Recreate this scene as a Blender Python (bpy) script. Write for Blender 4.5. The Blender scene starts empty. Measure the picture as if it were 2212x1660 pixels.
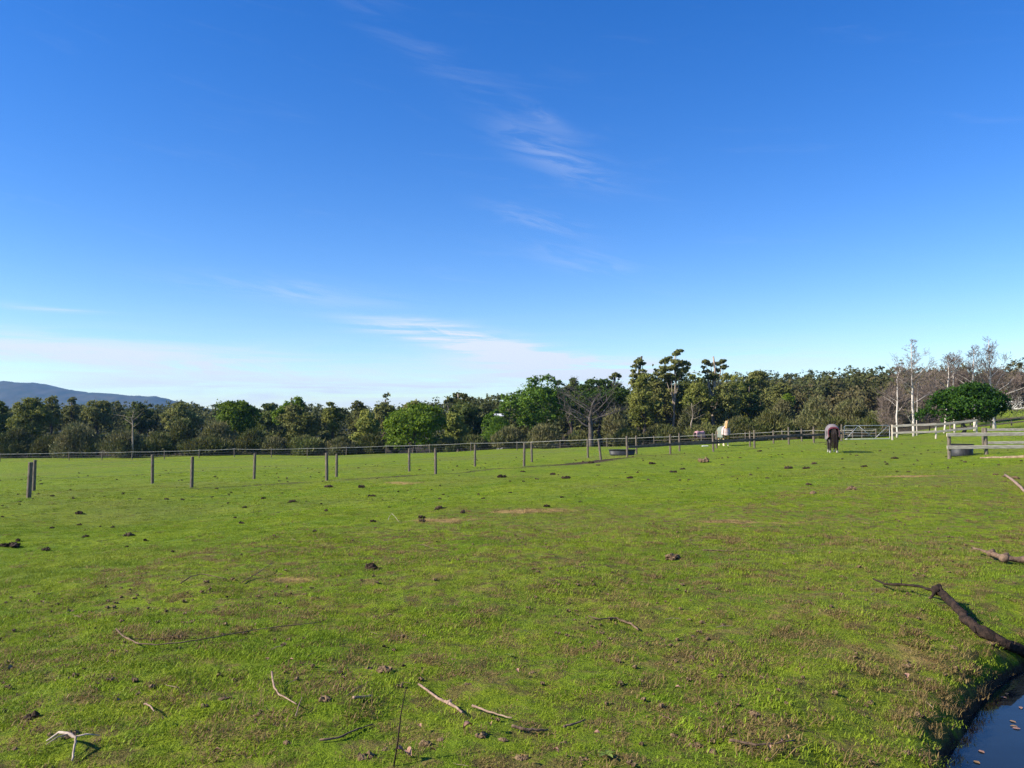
import bpy, bmesh, math, random
import numpy as np
from mathutils import Vector, Matrix

# ------------------------------------------------------------------ camera, sky, sun, exposure
scene = bpy.context.scene
COL = scene.collection
R = math.radians
EYE = 1.6                                   # eye height above the bank the photographer stands on
FPX, CX, CY, HZ = 1736.0, 1106.0, 830.0, 912.0    # lens measured on a 2212 px wide view of the photograph
PITCH = math.atan((HZ - CY) / FPX)

cam_data = bpy.data.cameras.new('camera')
cam = bpy.data.objects.new('camera', cam_data); COL.objects.link(cam)
cam_data.sensor_width = 36.0
cam_data.lens = 36.0 * FPX / 2212.0
cam_data.clip_start = 0.05; cam_data.clip_end = 30000
cam.location = (0, 0, EYE)
cam.rotation_euler = (math.pi / 2 + PITCH, 0, 0)
scene.camera = cam

SUN_EL = R(32.0)
SUN_AZ = R(-105.0)                          # measured from +Y towards +X: the sun is left and a little behind the camera
SUN_DIR = Vector((math.sin(SUN_AZ) * math.cos(SUN_EL), math.cos(SUN_AZ) * math.cos(SUN_EL), math.sin(SUN_EL)))

scene.view_settings.view_transform = 'Standard'
scene.view_settings.look = 'None'
scene.view_settings.gamma = 1.0
scene.view_settings.use_curve_mapping = False
scene.view_settings.exposure = 0.98

sun_data = bpy.data.lights.new('sun', 'SUN')
sun_data.energy = 4.8; sun_data.angle = R(0.53); sun_data.color = (1.0, 0.93, 0.80)
sun = bpy.data.objects.new('sun', sun_data); COL.objects.link(sun)
sun.rotation_euler = SUN_DIR.to_track_quat('Z', 'Y').to_euler()
sun.location = (-40, -20, 60)

scene.cycles.max_bounces = 6
scene.cycles.diffuse_bounces = 3
scene.cycles.transparent_max_bounces = 6
scene.cycles.volume_bounces = 0
scene.cycles.use_denoising = True
scene.cycles.denoising_input_passes = 'RGB_ALBEDO_NORMAL'
scene.cycles.denoising_prefilter = 'NONE'
scene.cycles.use_adaptive_sampling = True
scene.cycles.adaptive_threshold = 0.015


class NT:
    """small helper that writes shader node trees"""
    def __init__(self, tree):
        self.t = tree; self.n = tree.nodes; self.l = tree.links
    def node(self, kind, **kw):
        nd = self.n.new(kind)
        for k, v in kw.items(): setattr(nd, k, v)
        return nd
    def put(self, sock, val):
        if isinstance(val, bpy.types.NodeSocket): self.l.new(val, sock)
        elif val is not None: sock.default_value = val
    def math(self, op, a, b=None, c=None, clamp=False):
        nd = self.node('ShaderNodeMath', operation=op, use_clamp=clamp)
        self.put(nd.inputs[0], a); self.put(nd.inputs[1], b)
        if c is not None: self.put(nd.inputs[2], c)
        return nd.outputs[0]
    def mix(self, f, a, b, blend='MIX'):
        nd = self.node('ShaderNodeMix', data_type='RGBA', blend_type=blend)
        self.put(nd.inputs[0], f)
        for s, v in ((nd.inputs[6], a), (nd.inputs[7], b)):
            if isinstance(v, tuple) and len(v) == 3: v = (*v, 1)
            self.put(s, v)
        return nd.outputs[2]
    def noise(self, vec, scale, detail=4, rough=0.55, dist=0.0):
        nd = self.node('ShaderNodeTexNoise')
        if vec is not None: self.put(nd.inputs['Vector'], vec)
        nd.inputs['Scale'].default_value = scale; nd.inputs['Detail'].default_value = detail
        nd.inputs['Roughness'].default_value = rough; nd.inputs['Distortion'].default_value = dist
        return nd.outputs['Fac']
    def ramp(self, v, lo, hi, a=0.0, b=1.0):
        nd = self.node('ShaderNodeMapRange', interpolation_type='SMOOTHSTEP')
        self.put(nd.inputs[0], v)
        nd.inputs[1].default_value = lo; nd.inputs[2].default_value = hi
        nd.inputs[3].default_value = a; nd.inputs[4].default_value = b
        return nd.outputs[0]
    def comb(self, x, y, z):
        nd = self.node('ShaderNodeCombineXYZ')
        for s, v in zip(nd.inputs, (x, y, z)): self.put(s, v)
        return nd.outputs[0]


world = bpy.data.worlds.new('World'); scene.world = world
world.use_nodes = True
w = NT(world.node_tree)
w.n.clear()
sky = w.node('ShaderNodeTexSky', sky_type='NISHITA', sun_disc=False)
sky.sun_elevation = SUN_EL
sky.sun_rotation = SUN_AZ % (2 * math.pi)
sky.altitude = 100; sky.air_density = 1.0; sky.dust_density = 0.05; sky.ozone_density = 3.2
SKY_STRENGTH = 0.1
tc = w.node('ShaderNodeTexCoord')
sep = w.node('ShaderNodeSeparateXYZ'); w.l.new(tc.outputs['Generated'], sep.inputs[0])
dx, dy, dz = sep.outputs
az = w.math('ARCTAN2', dx, dy)
el = w.math('ARCSINE', dz)
hs = w.node('ShaderNodeHueSaturation'); hs.inputs['Saturation'].default_value = 1.36; hs.inputs['Hue'].default_value = 0.516
hs.inputs['Value'].default_value = 1.0
w.l.new(sky.outputs[0], hs.inputs['Color'])
skycol = hs.outputs[0]
# thin high cloud: wisps by noise stretched along the wind, thicker in the streaks the photograph shows
wisp1 = w.noise(w.comb(w.math('MULTIPLY', az, 3.0), w.math('MULTIPLY_ADD', el, 26.0, w.math('MULTIPLY', az, 3.2)), 0.3), 2.2, 7, 0.6, 0.7)
wisp2 = w.noise(w.comb(w.math('MULTIPLY', az, 7.0), w.math('MULTIPLY_ADD', el, 40.0, w.math('MULTIPLY', az, 9.0)), 7.7), 1.6, 6, 0.62, 0.9)
band = w.noise(w.comb(w.math('MULTIPLY', az, 4.0), w.math('MULTIPLY', el, 55.0), 3.1), 1.5, 7, 0.6, 0.5)
def window(a0, e0, sa, se, rot):
    c, s = math.cos(rot), math.sin(rot)
    da = w.math('SUBTRACT', az, a0); de = w.math('SUBTRACT', el, e0)
    p = w.math('MULTIPLY', w.math('ADD', w.math('MULTIPLY', da, c), w.math('MULTIPLY', de, s)), 1 / sa)
    q = w.math('MULTIPLY', w.math('SUBTRACT', w.math('MULTIPLY', de, c), w.math('MULTIPLY', da, s)), 1 / se)
    r2 = w.math('ADD', w.math('MULTIPLY', p, p), w.math('MULTIPLY', q, q))
    return w.math('EXPONENT', w.math('MULTIPLY', r2, -1.0))
def dir_of(px, py): return math.atan((px - CX) / FPX), math.atan((HZ - py) / FPX)
streaks = [  # centre px, half length, half width (px), slope, amount, noise
    (160, 775, 420, 26, 0.02, .8, band), (430, 800, 330, 16, 0.04, .8, wisp2), (470, 842, 420, 26, 0.04, .75, band),
    (960, 724, 140, 22, 0.14, 1.7, band), (1080, 752, 150, 18, 0.16, 1.8, band), (1220, 796, 190, 24, 0.06, 2.0, band), (1330, 806, 130, 18, 0.0, 1.5, band), (940, 716, 110, 8, 0.12, 1.2, wisp2), (1000, 850, 420, 34, 0.0, 0.75, band),
    (1195, 325, 120, 36, 0.42, 0.20, wisp2), (1165, 235, 60, 14, 0.5, 0.12, wisp2), (1165, 470, 100, 20, 0.25, 0.17, wisp2),
    (960, 130, 330, 34, 0.52, 0.06, wisp1), (1260, 560, 110, 24, 0.2, 0.16, wisp2),
    (110, 698, 70, 7, 0.0, 0.55, band), (640, 640, 210, 22, 0.06, 0.22, wisp1), (1680, 782, 180, 26, 0.05, 0.26, band),
]
total = None
for px, py, sl, sw, slope, amt, nz in streaks:
    a0, e0 = dir_of(px, py)
    m = window(a0, e0, sl / FPX, sw / FPX, -slope)
    m = w.math('MULTIPLY', m, w.ramp(nz, 0.36, 0.66, 0.0, amt))
    total = m if total is None else w.math('ADD', total, m)
veil = w.math('MULTIPLY', w.ramp(el, 0.0, 0.16, 1.0, 0.0), w.ramp(band, 0.3, 0.7, 0.02, 0.22))
high = w.math('MULTIPLY', w.ramp(wisp1, 0.55, 0.85, 0.0, 0.04), w.ramp(el, 0.02, 0.2, 0.3, 1.0))
total = w.math('ADD', w.math('ADD', total, veil), high)
total = w.math('MINIMUM', total, 0.9)
cloud = w.mix(total, skycol, (4.5, 4.75, 5.2))
bg = w.node('ShaderNodeBackground'); bg.inputs['Strength'].default_value = SKY_STRENGTH
w.l.new(cloud, bg.inputs['Color'])
wo = w.node('ShaderNodeOutputWorld'); w.l.new(bg.outputs[0], wo.inputs[0])

# ------------------------------------------------------------------ helpers
def ray(px, py):
    a = (px - CX) / FPX; b = (CY - py) / FPX
    c, s = math.cos(PITCH), math.sin(PITCH)
    return a, c - b * s, s + b * c          # x, y, z per unit along the view

def at(px, py, Y):
    x, y, z = ray(px, py)
    k = Y / y
    return Vector((x * k, Y, EYE + z * k))

_tab = np.random.default_rng(5).random((256, 256))
def vnoise(x, y, seed=0):
    x = np.asarray(x, float) + seed * 17.31; y = np.asarray(y, float) + seed * 9.77
    xi = np.floor(x).astype(int); yi = np.floor(y).astype(int)
    fx = x - xi; fy = y - yi
    fx = fx * fx * (3 - 2 * fx); fy = fy * fy * (3 - 2 * fy)
    g = lambda i, j: _tab[i & 255, j & 255]
    return (g(xi, yi) * (1 - fx) + g(xi + 1, yi) * fx) * (1 - fy) + (g(xi, yi + 1) * (1 - fx) + g(xi + 1, yi + 1) * fx) * fy
def fbm(x, y, oct=4, seed=0):
    s = 0; a = 0.5; t = 0
    for k in range(oct):
        s = s + a * vnoise(x * 2 ** k, y * 2 ** k, seed + k); t += a; a *= 0.5
    return s / t
def sstep(a, b, x):
    t = np.clip((np.asarray(x, float) - a) / (b - a), 0, 1)
    return t * t * (3 - 2 * t)

# ---- the lie of the land: spot heights read from the photograph, joined by a smooth surface
spots = []
def W(x, y, z): spots.append((x, y, z))
def P(px, py, Y):
    v = at(px, py, Y); spots.append((v.x, v.y, v.z))
for q in ((0, 0, 0), (-5, 0, -.05), (5, -3, 0), (0, -10, 0), (-12, -10, -.4), (12, -10, 0), (0, 4, 0), (-2.5, 4, 0), (2, 7, 0), (-3, 6, 0),
          (4, 9, 0), (8, 10, .02), (8, 15, 0), (14, 18, 0), (12, 25, -.05), (-40, 0, -1.4), (-60, 40, -2.2), (40, 0, .6), (60, 40, 2.0),
          (0, -60, -.5), (-60, -60, -1), (60, -60, 1), (30, 50, .25), (45, 70, 1.2), (300, 0, 8), (-300, 0, -5), (0, -300, -3)): W(*q)
for q in ((0, 1300, 7.4), (400, 1200, 9.9), (850, 1130, 13), (1200, 1105, 15), (1500, 1090, 16.5), (2000, 1025, 25),
          (400, 1130, 19), (1000, 1060, 28), (1600, 1012, 38), (1797, 978, 45),
          (62, 1074, 28), (414, 1057, 32), (706, 1039, 36), (941, 1023, 39.5), (1132, 1007, 43.8), (1355, 990, 49.5),
          (1448, 982, 52.5), (1541, 974, 54.7), (1630, 967, 57.5), (1704, 960, 60), (1758, 957, 62), (1818, 953, 64),
          (73, 1062, 33), (329, 1047, 35.7), (549, 1035, 38.4), (727, 1028, 41.1), (884, 1018, 43.8), (1026, 1008, 46.6),
          (1149, 999, 49.3), (1270, 990, 52), (1375, 982, 54.7), (1468, 974, 57.4), (1548, 968, 60.1), (1620, 964, 62.8),
          (2049, 991, 38.5), (2130, 982, 38.5), (1927, 951, 64), (2022, 947, 64), (1973, 942, 75), (2080, 934, 72), (2147, 927, 80),
          (0, 998, 100), (285, 994, 100), (553, 988, 100), (828, 981, 100), (1106, 973, 98), (1270, 967, 94), (1560, 958, 90), (1740, 949, 88),
          (0, 990, 112), (553, 981, 112), (1106, 969, 112), (1495, 958, 110), (1893, 948, 86), (2200, 885, 112), (2212, 905, 98)): P(*q)
for q in ((-90, 135, -5.2), (-20, 135, -4.6), (20, 135, -3.6), (50, 135, -1.5), (-160, 200, -5), (0, 200, -3.5), (80, 200, 2.5),
          (100, 260, 4.5), (130, 200, 4), (200, 330, 7.5), (60, 320, 5), (-200, 320, -5), (0, 320, -1), (260, 200, 6), (150, 120, 5.5), (260, 420, 9),
          (0, 900, -6), (900, 900, 10), (-900, 900, -8), (900, 0, 8), (-900, 0, -8), (0, -900, -5), (0, 4000, -8), (4000, 4000, 0), (-4000, 4000, -8),
          (4000, 0, 0), (-4000, 0, -8), (0, -4000, -5)): W(*q)
spots = np.array(spots)
def warp(x, y):
    r = np.hypot(x, y) + 1e-6
    k = np.log1p(r / 9.0) / r
    return x * k, y * k
_su, _sv = warp(spots[:, 0], spots[:, 1])
def _ker(d2): return np.where(d2 > 1e-12, 0.5 * d2 * np.log(d2 + 1e-12), 0.0)
_n = len(spots)
_K = _ker((_su[:, None] - _su[None]) ** 2 + (_sv[:, None] - _sv[None]) ** 2) + np.eye(_n) * 2e-4
_P = np.stack([np.ones(_n), _su, _sv], 1)
_A = np.block([[_K, _P], [_P.T, np.zeros((3, 3))]])
_sol = np.linalg.solve(_A, np.concatenate([spots[:, 2], np.zeros(3)]))
POND = (6.6, 2.2); WATER_Z = -0.36
def pond_r(x, y):
    a = np.arctan2(y - POND[1], x - POND[0])
    rad = 4.72 + 0.16 * np.sin(3 * a + 1) + 0.10 * np.sin(7 * a + .4) + 0.22 * (fbm(x * 1.6, y * 1.6, 3, 21) - .5)
    return np.hypot(x - POND[0], y - POND[1]) - rad
def height(x, y, rough=True):
    x = np.atleast_1d(np.asarray(x, float)); y = np.atleast_1d(np.asarray(y, float))
    z = np.empty_like(x)
    for i in range(0, len(x), 40000):
        u, v = warp(x[i:i + 40000], y[i:i + 40000])
        z[i:i + 40000] = _ker((u[:, None] - _su) ** 2 + (v[:, None] - _sv) ** 2) @ _sol[:_n] + _sol[_n] + _sol[_n + 1] * u + _sol[_n + 2] * v
    r = np.hypot(x, y)
    if rough:
        fade = np.clip(1.2 - r / 60, 0.0, 1)
        z = z + fade * ((fbm(x * .55, y * .55, 3, 3) - .5) * .16 + (fbm(x * 2.6, y * 2.6, 3, 8) - .5) * .075) + np.clip(r / 20, 0, 1) * np.clip(2 - r / 80, 0, 1) * (fbm(x * .16, y * .16, 2, 12) - .5) * .22
    d = pond_r(x, y)
    z = z - 0.12 * sstep(.9, .0, d) - 0.75 * sstep(.18, -.28, d) - .5 * sstep(-.3, -2.5, d)
    return z
def hz(x, y): return float(height([x], [y])[0])
def ground(px, py):
    """where the sight line through a picture point meets the ground"""
    x, y, z = ray(px, py)
    t = np.concatenate([np.linspace(2.2, 30, 900), np.linspace(30, 160, 1300)[1:]])
    g = height(x * t, y * t); s = EYE + z * t - g
    k = np.argmax(s < 0)
    if s[k] >= 0: k = len(t) - 1
    t0, t1 = t[max(k - 1, 0)], t[k]; s0, s1 = s[max(k - 1, 0)], s[k]
    tt = t0 + (t1 - t0) * (s0 / (s0 - s1) if s0 != s1 else 0)
    return Vector((x * tt, y * tt, hz(x * tt, y * tt)))

def link(name, me, parent=None, loc=None):
    o = bpy.data.objects.new(name, me); COL.objects.link(o)
    if parent is not None: o.parent = parent
    if loc is not None: o.location = loc
    return o
def empty(name, loc, rz=0.0):
    o = bpy.data.objects.new(name, None); COL.objects.link(o)
    o.location = loc; o.rotation_euler = (0, 0, rz); o.empty_display_size = .2
    return o
def tag(o, label=None, cat=None, group=None, kind=None):
    if label: o['label'] = label
    if cat: o['category'] = cat
    if group: o['group'] = group
    if kind: o['kind'] = kind
    return o

def mesh_np(name, verts, faces, mat=None, smooth=False):
    """faces: int array (n,3) or (n,4), or a list of mixed tuples"""
    me = bpy.data.meshes.new(name)
    verts = np.asarray(verts, np.float32)
    if isinstance(faces, np.ndarray):
        n, k = faces.shape
        me.vertices.add(len(verts)); me.vertices.foreach_set('co', verts.ravel())
        me.loops.add(n * k); me.loops.foreach_set('vertex_index', faces.astype(np.int32).ravel())
        me.polygons.add(n)
        me.polygons.foreach_set('loop_start', np.arange(0, n * k, k, dtype=np.int32))
        me.update(calc_edges=True)
    else:
        me.from_pydata([tuple(v) for v in verts], [], faces)
        me.update()
    if smooth: me.polygons.foreach_set('use_smooth', np.ones(len(me.polygons), bool))
    if mat: me.materials.append(mat)
    return me

class MB:
    """collects tubes and boxes into one mesh"""
    def __init__(self): self.v = []; self.f = []
    def tube(self, pts, radii, sides=6, cap=True, wob=0.0, rng=None):
        pts = [Vector(p) for p in pts]
        if not hasattr(radii, '__len__'): radii = [radii] * len(pts)
        base = len(self.v); n = len(pts)
        ref = None
        for i, p in enumerate(pts):
            d = (pts[min(i + 1, n - 1)] - pts[max(i - 1, 0)])
            d = d.normalized() if d.length > 1e-9 else Vector((0, 0, 1))
            if ref is None: ref = Vector((1, 0, 0)) if abs(d.x) < .8 else Vector((0, 1, 0))
            a = (ref - d * ref.dot(d))
            if a.length < 1e-6: a = Vector((0, 1, 0)) - d * d.y
            a.normalize(); ref = a; b = d.cross(a)
            for k in range(sides):
                t = 2 * math.pi * k / sides
                r = radii[i] * (1 + (rng.uniform(-wob, wob) if rng and wob else 0))
                self.v.append(p + a * (math.cos(t) * r) + b * (math.sin(t) * r))
        for i in range(n - 1):
            for k in range(sides):
                k2 = (k + 1) % sides
                self.f.append((base + i * sides + k, base + i * sides + k2, base + (i + 1) * sides + k2, base + (i + 1) * sides + k))
        if cap:
            self.f.append(tuple(base + k for k in reversed(range(sides))))
            self.f.append(tuple(base + (n - 1) * sides + k for k in range(sides)))
        return self
    def beam(self, a, b, wide, high, bev=0.008, up=(0, 0, 1), sag=None):
        """a plank from a to b, with chamfered edges"""
        a = Vector(a); b = Vector(b); d = (b - a).normalized()
        s = d.cross(Vector(up)).normalized(); u = s.cross(d)
        h, q = high / 2, wide / 2
        prof = [(-q + bev, -h), (q - bev, -h), (q, -h + bev), (q, h - bev), (q - bev, h), (-q + bev, h), (-q, h - bev), (-q, -h + bev)]
        base = len(self.v); stations = [0, 1] if not sag else list(np.linspace(0, 1, len(sag)))
        for j, t in enumerate(stations):
            c = a.lerp(b, t) + (u * sag[j] if sag else u * 0)
            for x, y in prof: self.v.append(c + s * x + u * y)
        n = len(stations)
        for i in range(n - 1):
            for k in range(8):
                k2 = (k + 1) % 8
                self.f.append((base + i * 8 + k, base + i * 8 + k2, base + (i + 1) * 8 + k2, base + (i + 1) * 8 + k))
        self.f.append(tuple(base + k for k in reversed(range(8)))); self.f.append(tuple(base + (n - 1) * 8 + k for k in range(8)))
        return self
    def build(self, name, mat, parent=None, loc=None, smooth=False):
        me = mesh_np(name, self.v, self.f, mat, smooth)
        return link(name, me, parent, loc)

# ------------------------------------------------------------------ materials
def mat_basic(name, colour, rough=0.85, colour2=None, scale=6.0, bump=0.0, spec=0.2, obj_coords=True, lo=.35, hi=.65, stretch=None, metallic=0.0):
    m = bpy.data.materials.new(name); m.use_nodes = True
    t = NT(m.node_tree); bs = t.n['Principled BSDF']
    bs.inputs['Roughness'].default_value = rough
    bs.inputs['Specular IOR Level'].default_value = spec
    bs.inputs['Metallic'].default_value = metallic
    if colour2 is None:
        bs.inputs['Base Color'].default_value = (*colour, 1)
    else:
        if obj_coords:
            v = t.node('ShaderNodeTexCoord').outputs['Object']
        else:
            v = t.node('ShaderNodeNewGeometry').outputs['Position']
        if stretch:
            mp = t.node('ShaderNodeMapping'); t.l.new(v, mp.inputs[0]); mp.inputs['Scale'].default_value = stretch; v = mp.outputs[0]
        nz = t.noise(v, scale, 5, .6)
        t.l.new(t.mix(t.ramp(nz, lo, hi), colour, colour2), bs.inputs['Base Color'])
        if bump:
            bp = t.node('ShaderNodeBump'); bp.inputs['Strength'].default_value = bump; bp.inputs['Distance'].default_value = .02
            t.l.new(nz, bp.inputs['Height']); t.l.new(bp.outputs[0], bs.inputs['Normal'])
    return m

def mat_leaf(name, c1, c2, c3=None, scale=.45, trans=.35, per_tree=.25):
    """foliage: clumps of two or three leaf colours, a little light through the leaf"""
    m = bpy.data.materials.new(name); m.use_nodes = True
    t = NT(m.node_tree); bs = t.n['Principled BSDF']; out = t.n['Material Output']
    pos = t.node('ShaderNodeNewGeometry').outputs['Position']
    a = t.ramp(t.noise(pos, scale, 3, .6), .35, .65)
    col = t.mix(a, c1, c2)
    if c3:
        col = t.mix(t.ramp(t.noise(pos, scale * 5.3, 2, .6), .5, .72), col, c3)
    rnd = t.node('ShaderNodeObjectInfo').outputs['Random']
    k = t.math('MULTIPLY_ADD', rnd, per_tree * 2, 1 - per_tree)
    vm = t.node('ShaderNodeVectorMath', operation='SCALE'); t.l.new(col, vm.inputs[0]); t.l.new(k, vm.inputs['Scale'])
    col = vm.outputs[0]
    t.l.new(col, bs.inputs['Base Color']); bs.inputs['Roughness'].default_value = .65; bs.inputs['Specular IOR Level'].default_value = .1
    tr = t.node('ShaderNodeBsdfTranslucent'); t.l.new(col, tr.inputs['Color'])
    mx = t.node('ShaderNodeMixShader'); mx.inputs[0].default_value = trans
    t.l.new(bs.outputs[0], mx.inputs[1]); t.l.new(tr.outputs[0], mx.inputs[2]); t.l.new(mx.outputs[0], out.inputs['Surface'])
    return m

GREEN_A, GREEN_B, GREEN_C = (.130, .196, .010), (.198, .246, .015), (.088, .138, .010)
DRY_A, DRY_B = (.42, .28, .10), (.26, .17, .06)
EARTH_A, EARTH_B = (.075, .048, .03), (.035, .022, .014)

def grass_colours(t, pos):
    """the turf's colour over the paddock, shared by the ground sheet and the blades that stand on it"""
    big = t.noise(pos, .11, 3, .55)
    mid = t.noise(pos, .8, 4, .6)
    fine = t.noise(pos, 7.0, 3, .6)
    col = t.mix(t.ramp(mid, .32, .68), GREEN_A, GREEN_B)
    col = t.mix(t.ramp(fine, .42, .70, 0, .75), col, GREEN_C)
    col = t.mix(t.ramp(big, .42, .70, 0, .5), col, (.155, .155, .034))
    return col, mid, fine

M = {}
# ground
m = bpy.data.materials.new('turf'); m.use_nodes = True; M['turf'] = m
t = NT(m.node_tree); bs = t.n['Principled BSDF']
pos = t.node('ShaderNodeNewGeometry').outputs['Position']
col, mid, fine = grass_colours(t, pos)
def attr(t, name):
    a = t.node('ShaderNodeAttribute'); a.attribute_name = name; return a.outputs['Fac']
speck = t.noise(pos, 16.0, 4, .7)
dry, mud, wood, near = attr(t, 'dry'), attr(t, 'mud'), attr(t, 'wood'), attr(t, 'near')
dn = t.noise(pos, 3.1, 5, .65)
drycol = t.mix(t.ramp(speck, .35, .65), DRY_A, DRY_B)
earth = t.mix(t.ramp(speck, .35, .65), EARTH_A, EARTH_B)
thatch = t.noise(pos, 4.2, 5, .68)
f = t.ramp(t.math('ADD', t.math('MULTIPLY', dry, 1.0), t.math('MULTIPLY', t.math('SUBTRACT', dn, .5), .9)), .38, .75)
col = t.mix(f, col, drycol)
f = t.math('MULTIPLY', t.ramp(thatch, .45, .60, 0, .85), near)
col = t.mix(f, col, t.mix(t.ramp(fine, .4, .6), (.19, .145, .045), (.10, .075, .028)))
# scattered dark crumbs of dung and bare earth in the far turf
crumb = t.ramp(t.noise(pos, 3.4, 4, .6), .59, .68, 0, .8)
col = t.mix(t.math('MULTIPLY', crumb, t.math('SUBTRACT', 1.0, near)), col, EARTH_B)
f = t.ramp(t.math('ADD', mud, t.math('MULTIPLY', t.math('SUBTRACT', dn, .5), 1.1)), .42, .68)
col = t.mix(f, col, earth)
floor = t.mix(t.ramp(dn, .4, .6), (.035, .032, .016), (.07, .05, .03))
col = t.mix(wood, col, floor)
t.l.new(col, bs.inputs['Base Color']); bs.inputs['Roughness'].default_value = .95; bs.inputs['Specular IOR Level'].default_value = .1
hsum = t.math('ADD', t.math('MULTIPLY', t.noise(pos, 9.0, 6, .75), 1.0), t.math('MULTIPLY', mid, .9))
bp = t.node('ShaderNodeBump'); bp.inputs['Strength'].default_value = .9; bp.inputs['Distance'].default_value = .10
t.l.new(hsum, bp.inputs['Height']); t.l.new(bp.outputs[0], bs.inputs['Normal'])

def mat_blade(name, dryness):
    m = bpy.data.materials.new(name); m.use_nodes = True
    t = NT(m.node_tree); bs = t.n['Principled BSDF']; out = t.n['Material Output']
    pos = t.node('ShaderNodeNewGeometry').outputs['Position']
    rnd = t.node('ShaderNodeObjectInfo').outputs['Random']
    if dryness < 1:
        col, mid, fine = grass_colours(t, pos)
        br = t.math('MULTIPLY_ADD', rnd, .65, 1.05)
        vm = t.node('ShaderNodeVectorMath', operation='SCALE'); t.l.new(col, vm.inputs[0]); t.l.new(br, vm.inputs['Scale'])
        col = t.mix(t.ramp(t.noise(pos, 60.0, 2, .5), .58, .75, 0, .55), vm.outputs[0], (.26, .23, .07))
    else:
        n = t.noise(pos, 45.0, 3, .6)
        col = t.mix(t.ramp(n, .35, .65), (.36, .26, .095), (.19, .13, .05))
        col = t.mix(t.ramp(rnd, .2, .9, 0, .6), col, (.17, .10, .05))
    t.l.new(col, bs.inputs['Base Color']); bs.inputs['Roughness'].default_value = .6; bs.inputs['Specular IOR Level'].default_value = .12
    tr = t.node('ShaderNodeBsdfTranslucent'); t.l.new(col, tr.inputs['Color'])
    mx = t.node('ShaderNodeMixShader'); mx.inputs[0].default_value = .32
    t.l.new(bs.outputs[0], mx.inputs[1]); t.l.new(tr.outputs[0], mx.inputs[2]); t.l.new(mx.outputs[0], out.inputs['Surface'])
    return m
M['blade'] = mat_blade('grass_blade', 0); M['dry_blade'] = mat_blade('dry_blade', 1)

m = bpy.data.materials.new('pond_water'); m.use_nodes = True; M['water'] = m
t = NT(m.node_tree); bs = t.n['Principled BSDF']
bs.inputs['Base Color'].default_value = (.012, .016, .018, 1); bs.inputs['Roughness'].default_value = .04; bs.inputs['IOR'].default_value = 1.33
bs.inputs['Specular IOR Level'].default_value = .5
pos = t.node('ShaderNodeNewGeometry').outputs['Position']
bp = t.node('ShaderNodeBump'); bp.inputs['Strength'].default_value = .12; bp.inputs['Distance'].default_value = .02
t.l.new(t.noise(pos, 2.2, 3, .5), bp.inputs['Height']); t.l.new(bp.outputs[0], bs.inputs['Normal'])

M['gum'] = mat_leaf('gum_leaves', (0.119, 0.137, 0.037), (0.211, 0.211, 0.059), (0.286, 0.263, 0.090))
M['olive'] = mat_leaf('olive_leaves', (0.155, 0.183, 0.035), (0.256, 0.259, 0.056), (0.310, 0.306, 0.086))
M['green'] = mat_leaf('green_leaves', (0.075, 0.144, 0.014), (0.127, 0.207, 0.023), (0.172, 0.241, 0.041))
M['bright'] = mat_leaf('bright_leaves', (0.085, 0.140, 0.010), (0.136, 0.196, 0.016), (0.162, 0.212, 0.029))
M['dark'] = mat_leaf('dark_leaves', (0.080, 0.113, 0.026), (0.144, 0.172, 0.041), (0.211, 0.215, 0.062))
M['deep'] = mat_leaf('deep_green_leaves', (0.030, 0.082, 0.011), (0.057, 0.130, 0.016), (0.089, 0.172, 0.024))
M['scrub'] = mat_leaf('scrub_leaves', (0.153, 0.136, 0.058), (0.108, 0.119, 0.040), (0.198, 0.181, 0.083), trans=.15)
M['scrub_dark'] = mat_leaf('dark_scrub_leaves', (0.118, 0.112, 0.037), (0.086, 0.108, 0.028), (0.204, 0.181, 0.064), trans=.15)
M['twig'] = mat_leaf('bare_twigs', (.19, .145, .118), (.145, .11, .092), (.24, .185, .15), trans=.05)
M['grey_twig'] = mat_leaf('grey_twigs', (.12, .095, .085), (.075, .06, .052), (.20, .17, .15), trans=.05)
M['forest'] = mat_leaf('forest_leaves', (0.064, 0.078, 0.025), (0.108, 0.116, 0.039), (0.135, 0.131, 0.055), scale=.16, per_tree=0)
M['forest_red'] = mat_leaf('hill_forest_leaves', (0.088, 0.091, 0.031), (0.144, 0.124, 0.053), (0.187, 0.144, 0.071), scale=.12, per_tree=0)
M['bark'] = mat_basic('brown_bark', (.055, .042, .034), .95, (.11, .085, .068), 5, .5, stretch=(3, 3, .6))
M['pale_bark'] = mat_basic('pale_bark', (.42, .34, .27), .9, (.22, .17, .13), 3, .4, stretch=(2, 2, .5))
M['white_bark'] = mat_basic('white_birch_bark', (.58, .51, .45), .8, (.28, .23, .20), 4, .3, stretch=(1, 1, 3.5), lo=.56, hi=.7)
M['dead_bark'] = mat_basic('dead_grey_bark', (.060, .048, .042), .95, (.14, .118, .105), 4, .5, stretch=(3, 3, .6))
M['post'] = mat_basic('weathered_post', (.19, .155, .12), .9, (.09, .072, .055), 7, .5, stretch=(5, 5, .8))
M['rail'] = mat_basic('weathered_rail', (.54, .475, .385), .9, (.34, .285, .22), 3.5, .35, stretch=(.8, 6, 6), obj_coords=False)
M['shaded_rail'] = mat_basic('shaded_weathered_rail', (.16, .13, .10), .9, (.08, .065, .05), 3.5, .35)  # rail timber with the shade of its unlit side put into the colour
M['tape'] = mat_basic('white_fence_tape', (.62, .60, .55), .6, (.45, .42, .36), 1.5)
M['wire'] = mat_basic('fence_wire', (.25, .25, .25), .5, metallic=.7)
M['steel'] = mat_basic('galvanised_steel', (.50, .51, .52), .45, (.36, .37, .38), 6, metallic=.45)
M['black_rubber'] = mat_basic('black_rubber', (.016, .016, .018), .55, (.035, .036, .04), 5, .2, spec=.4)
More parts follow.
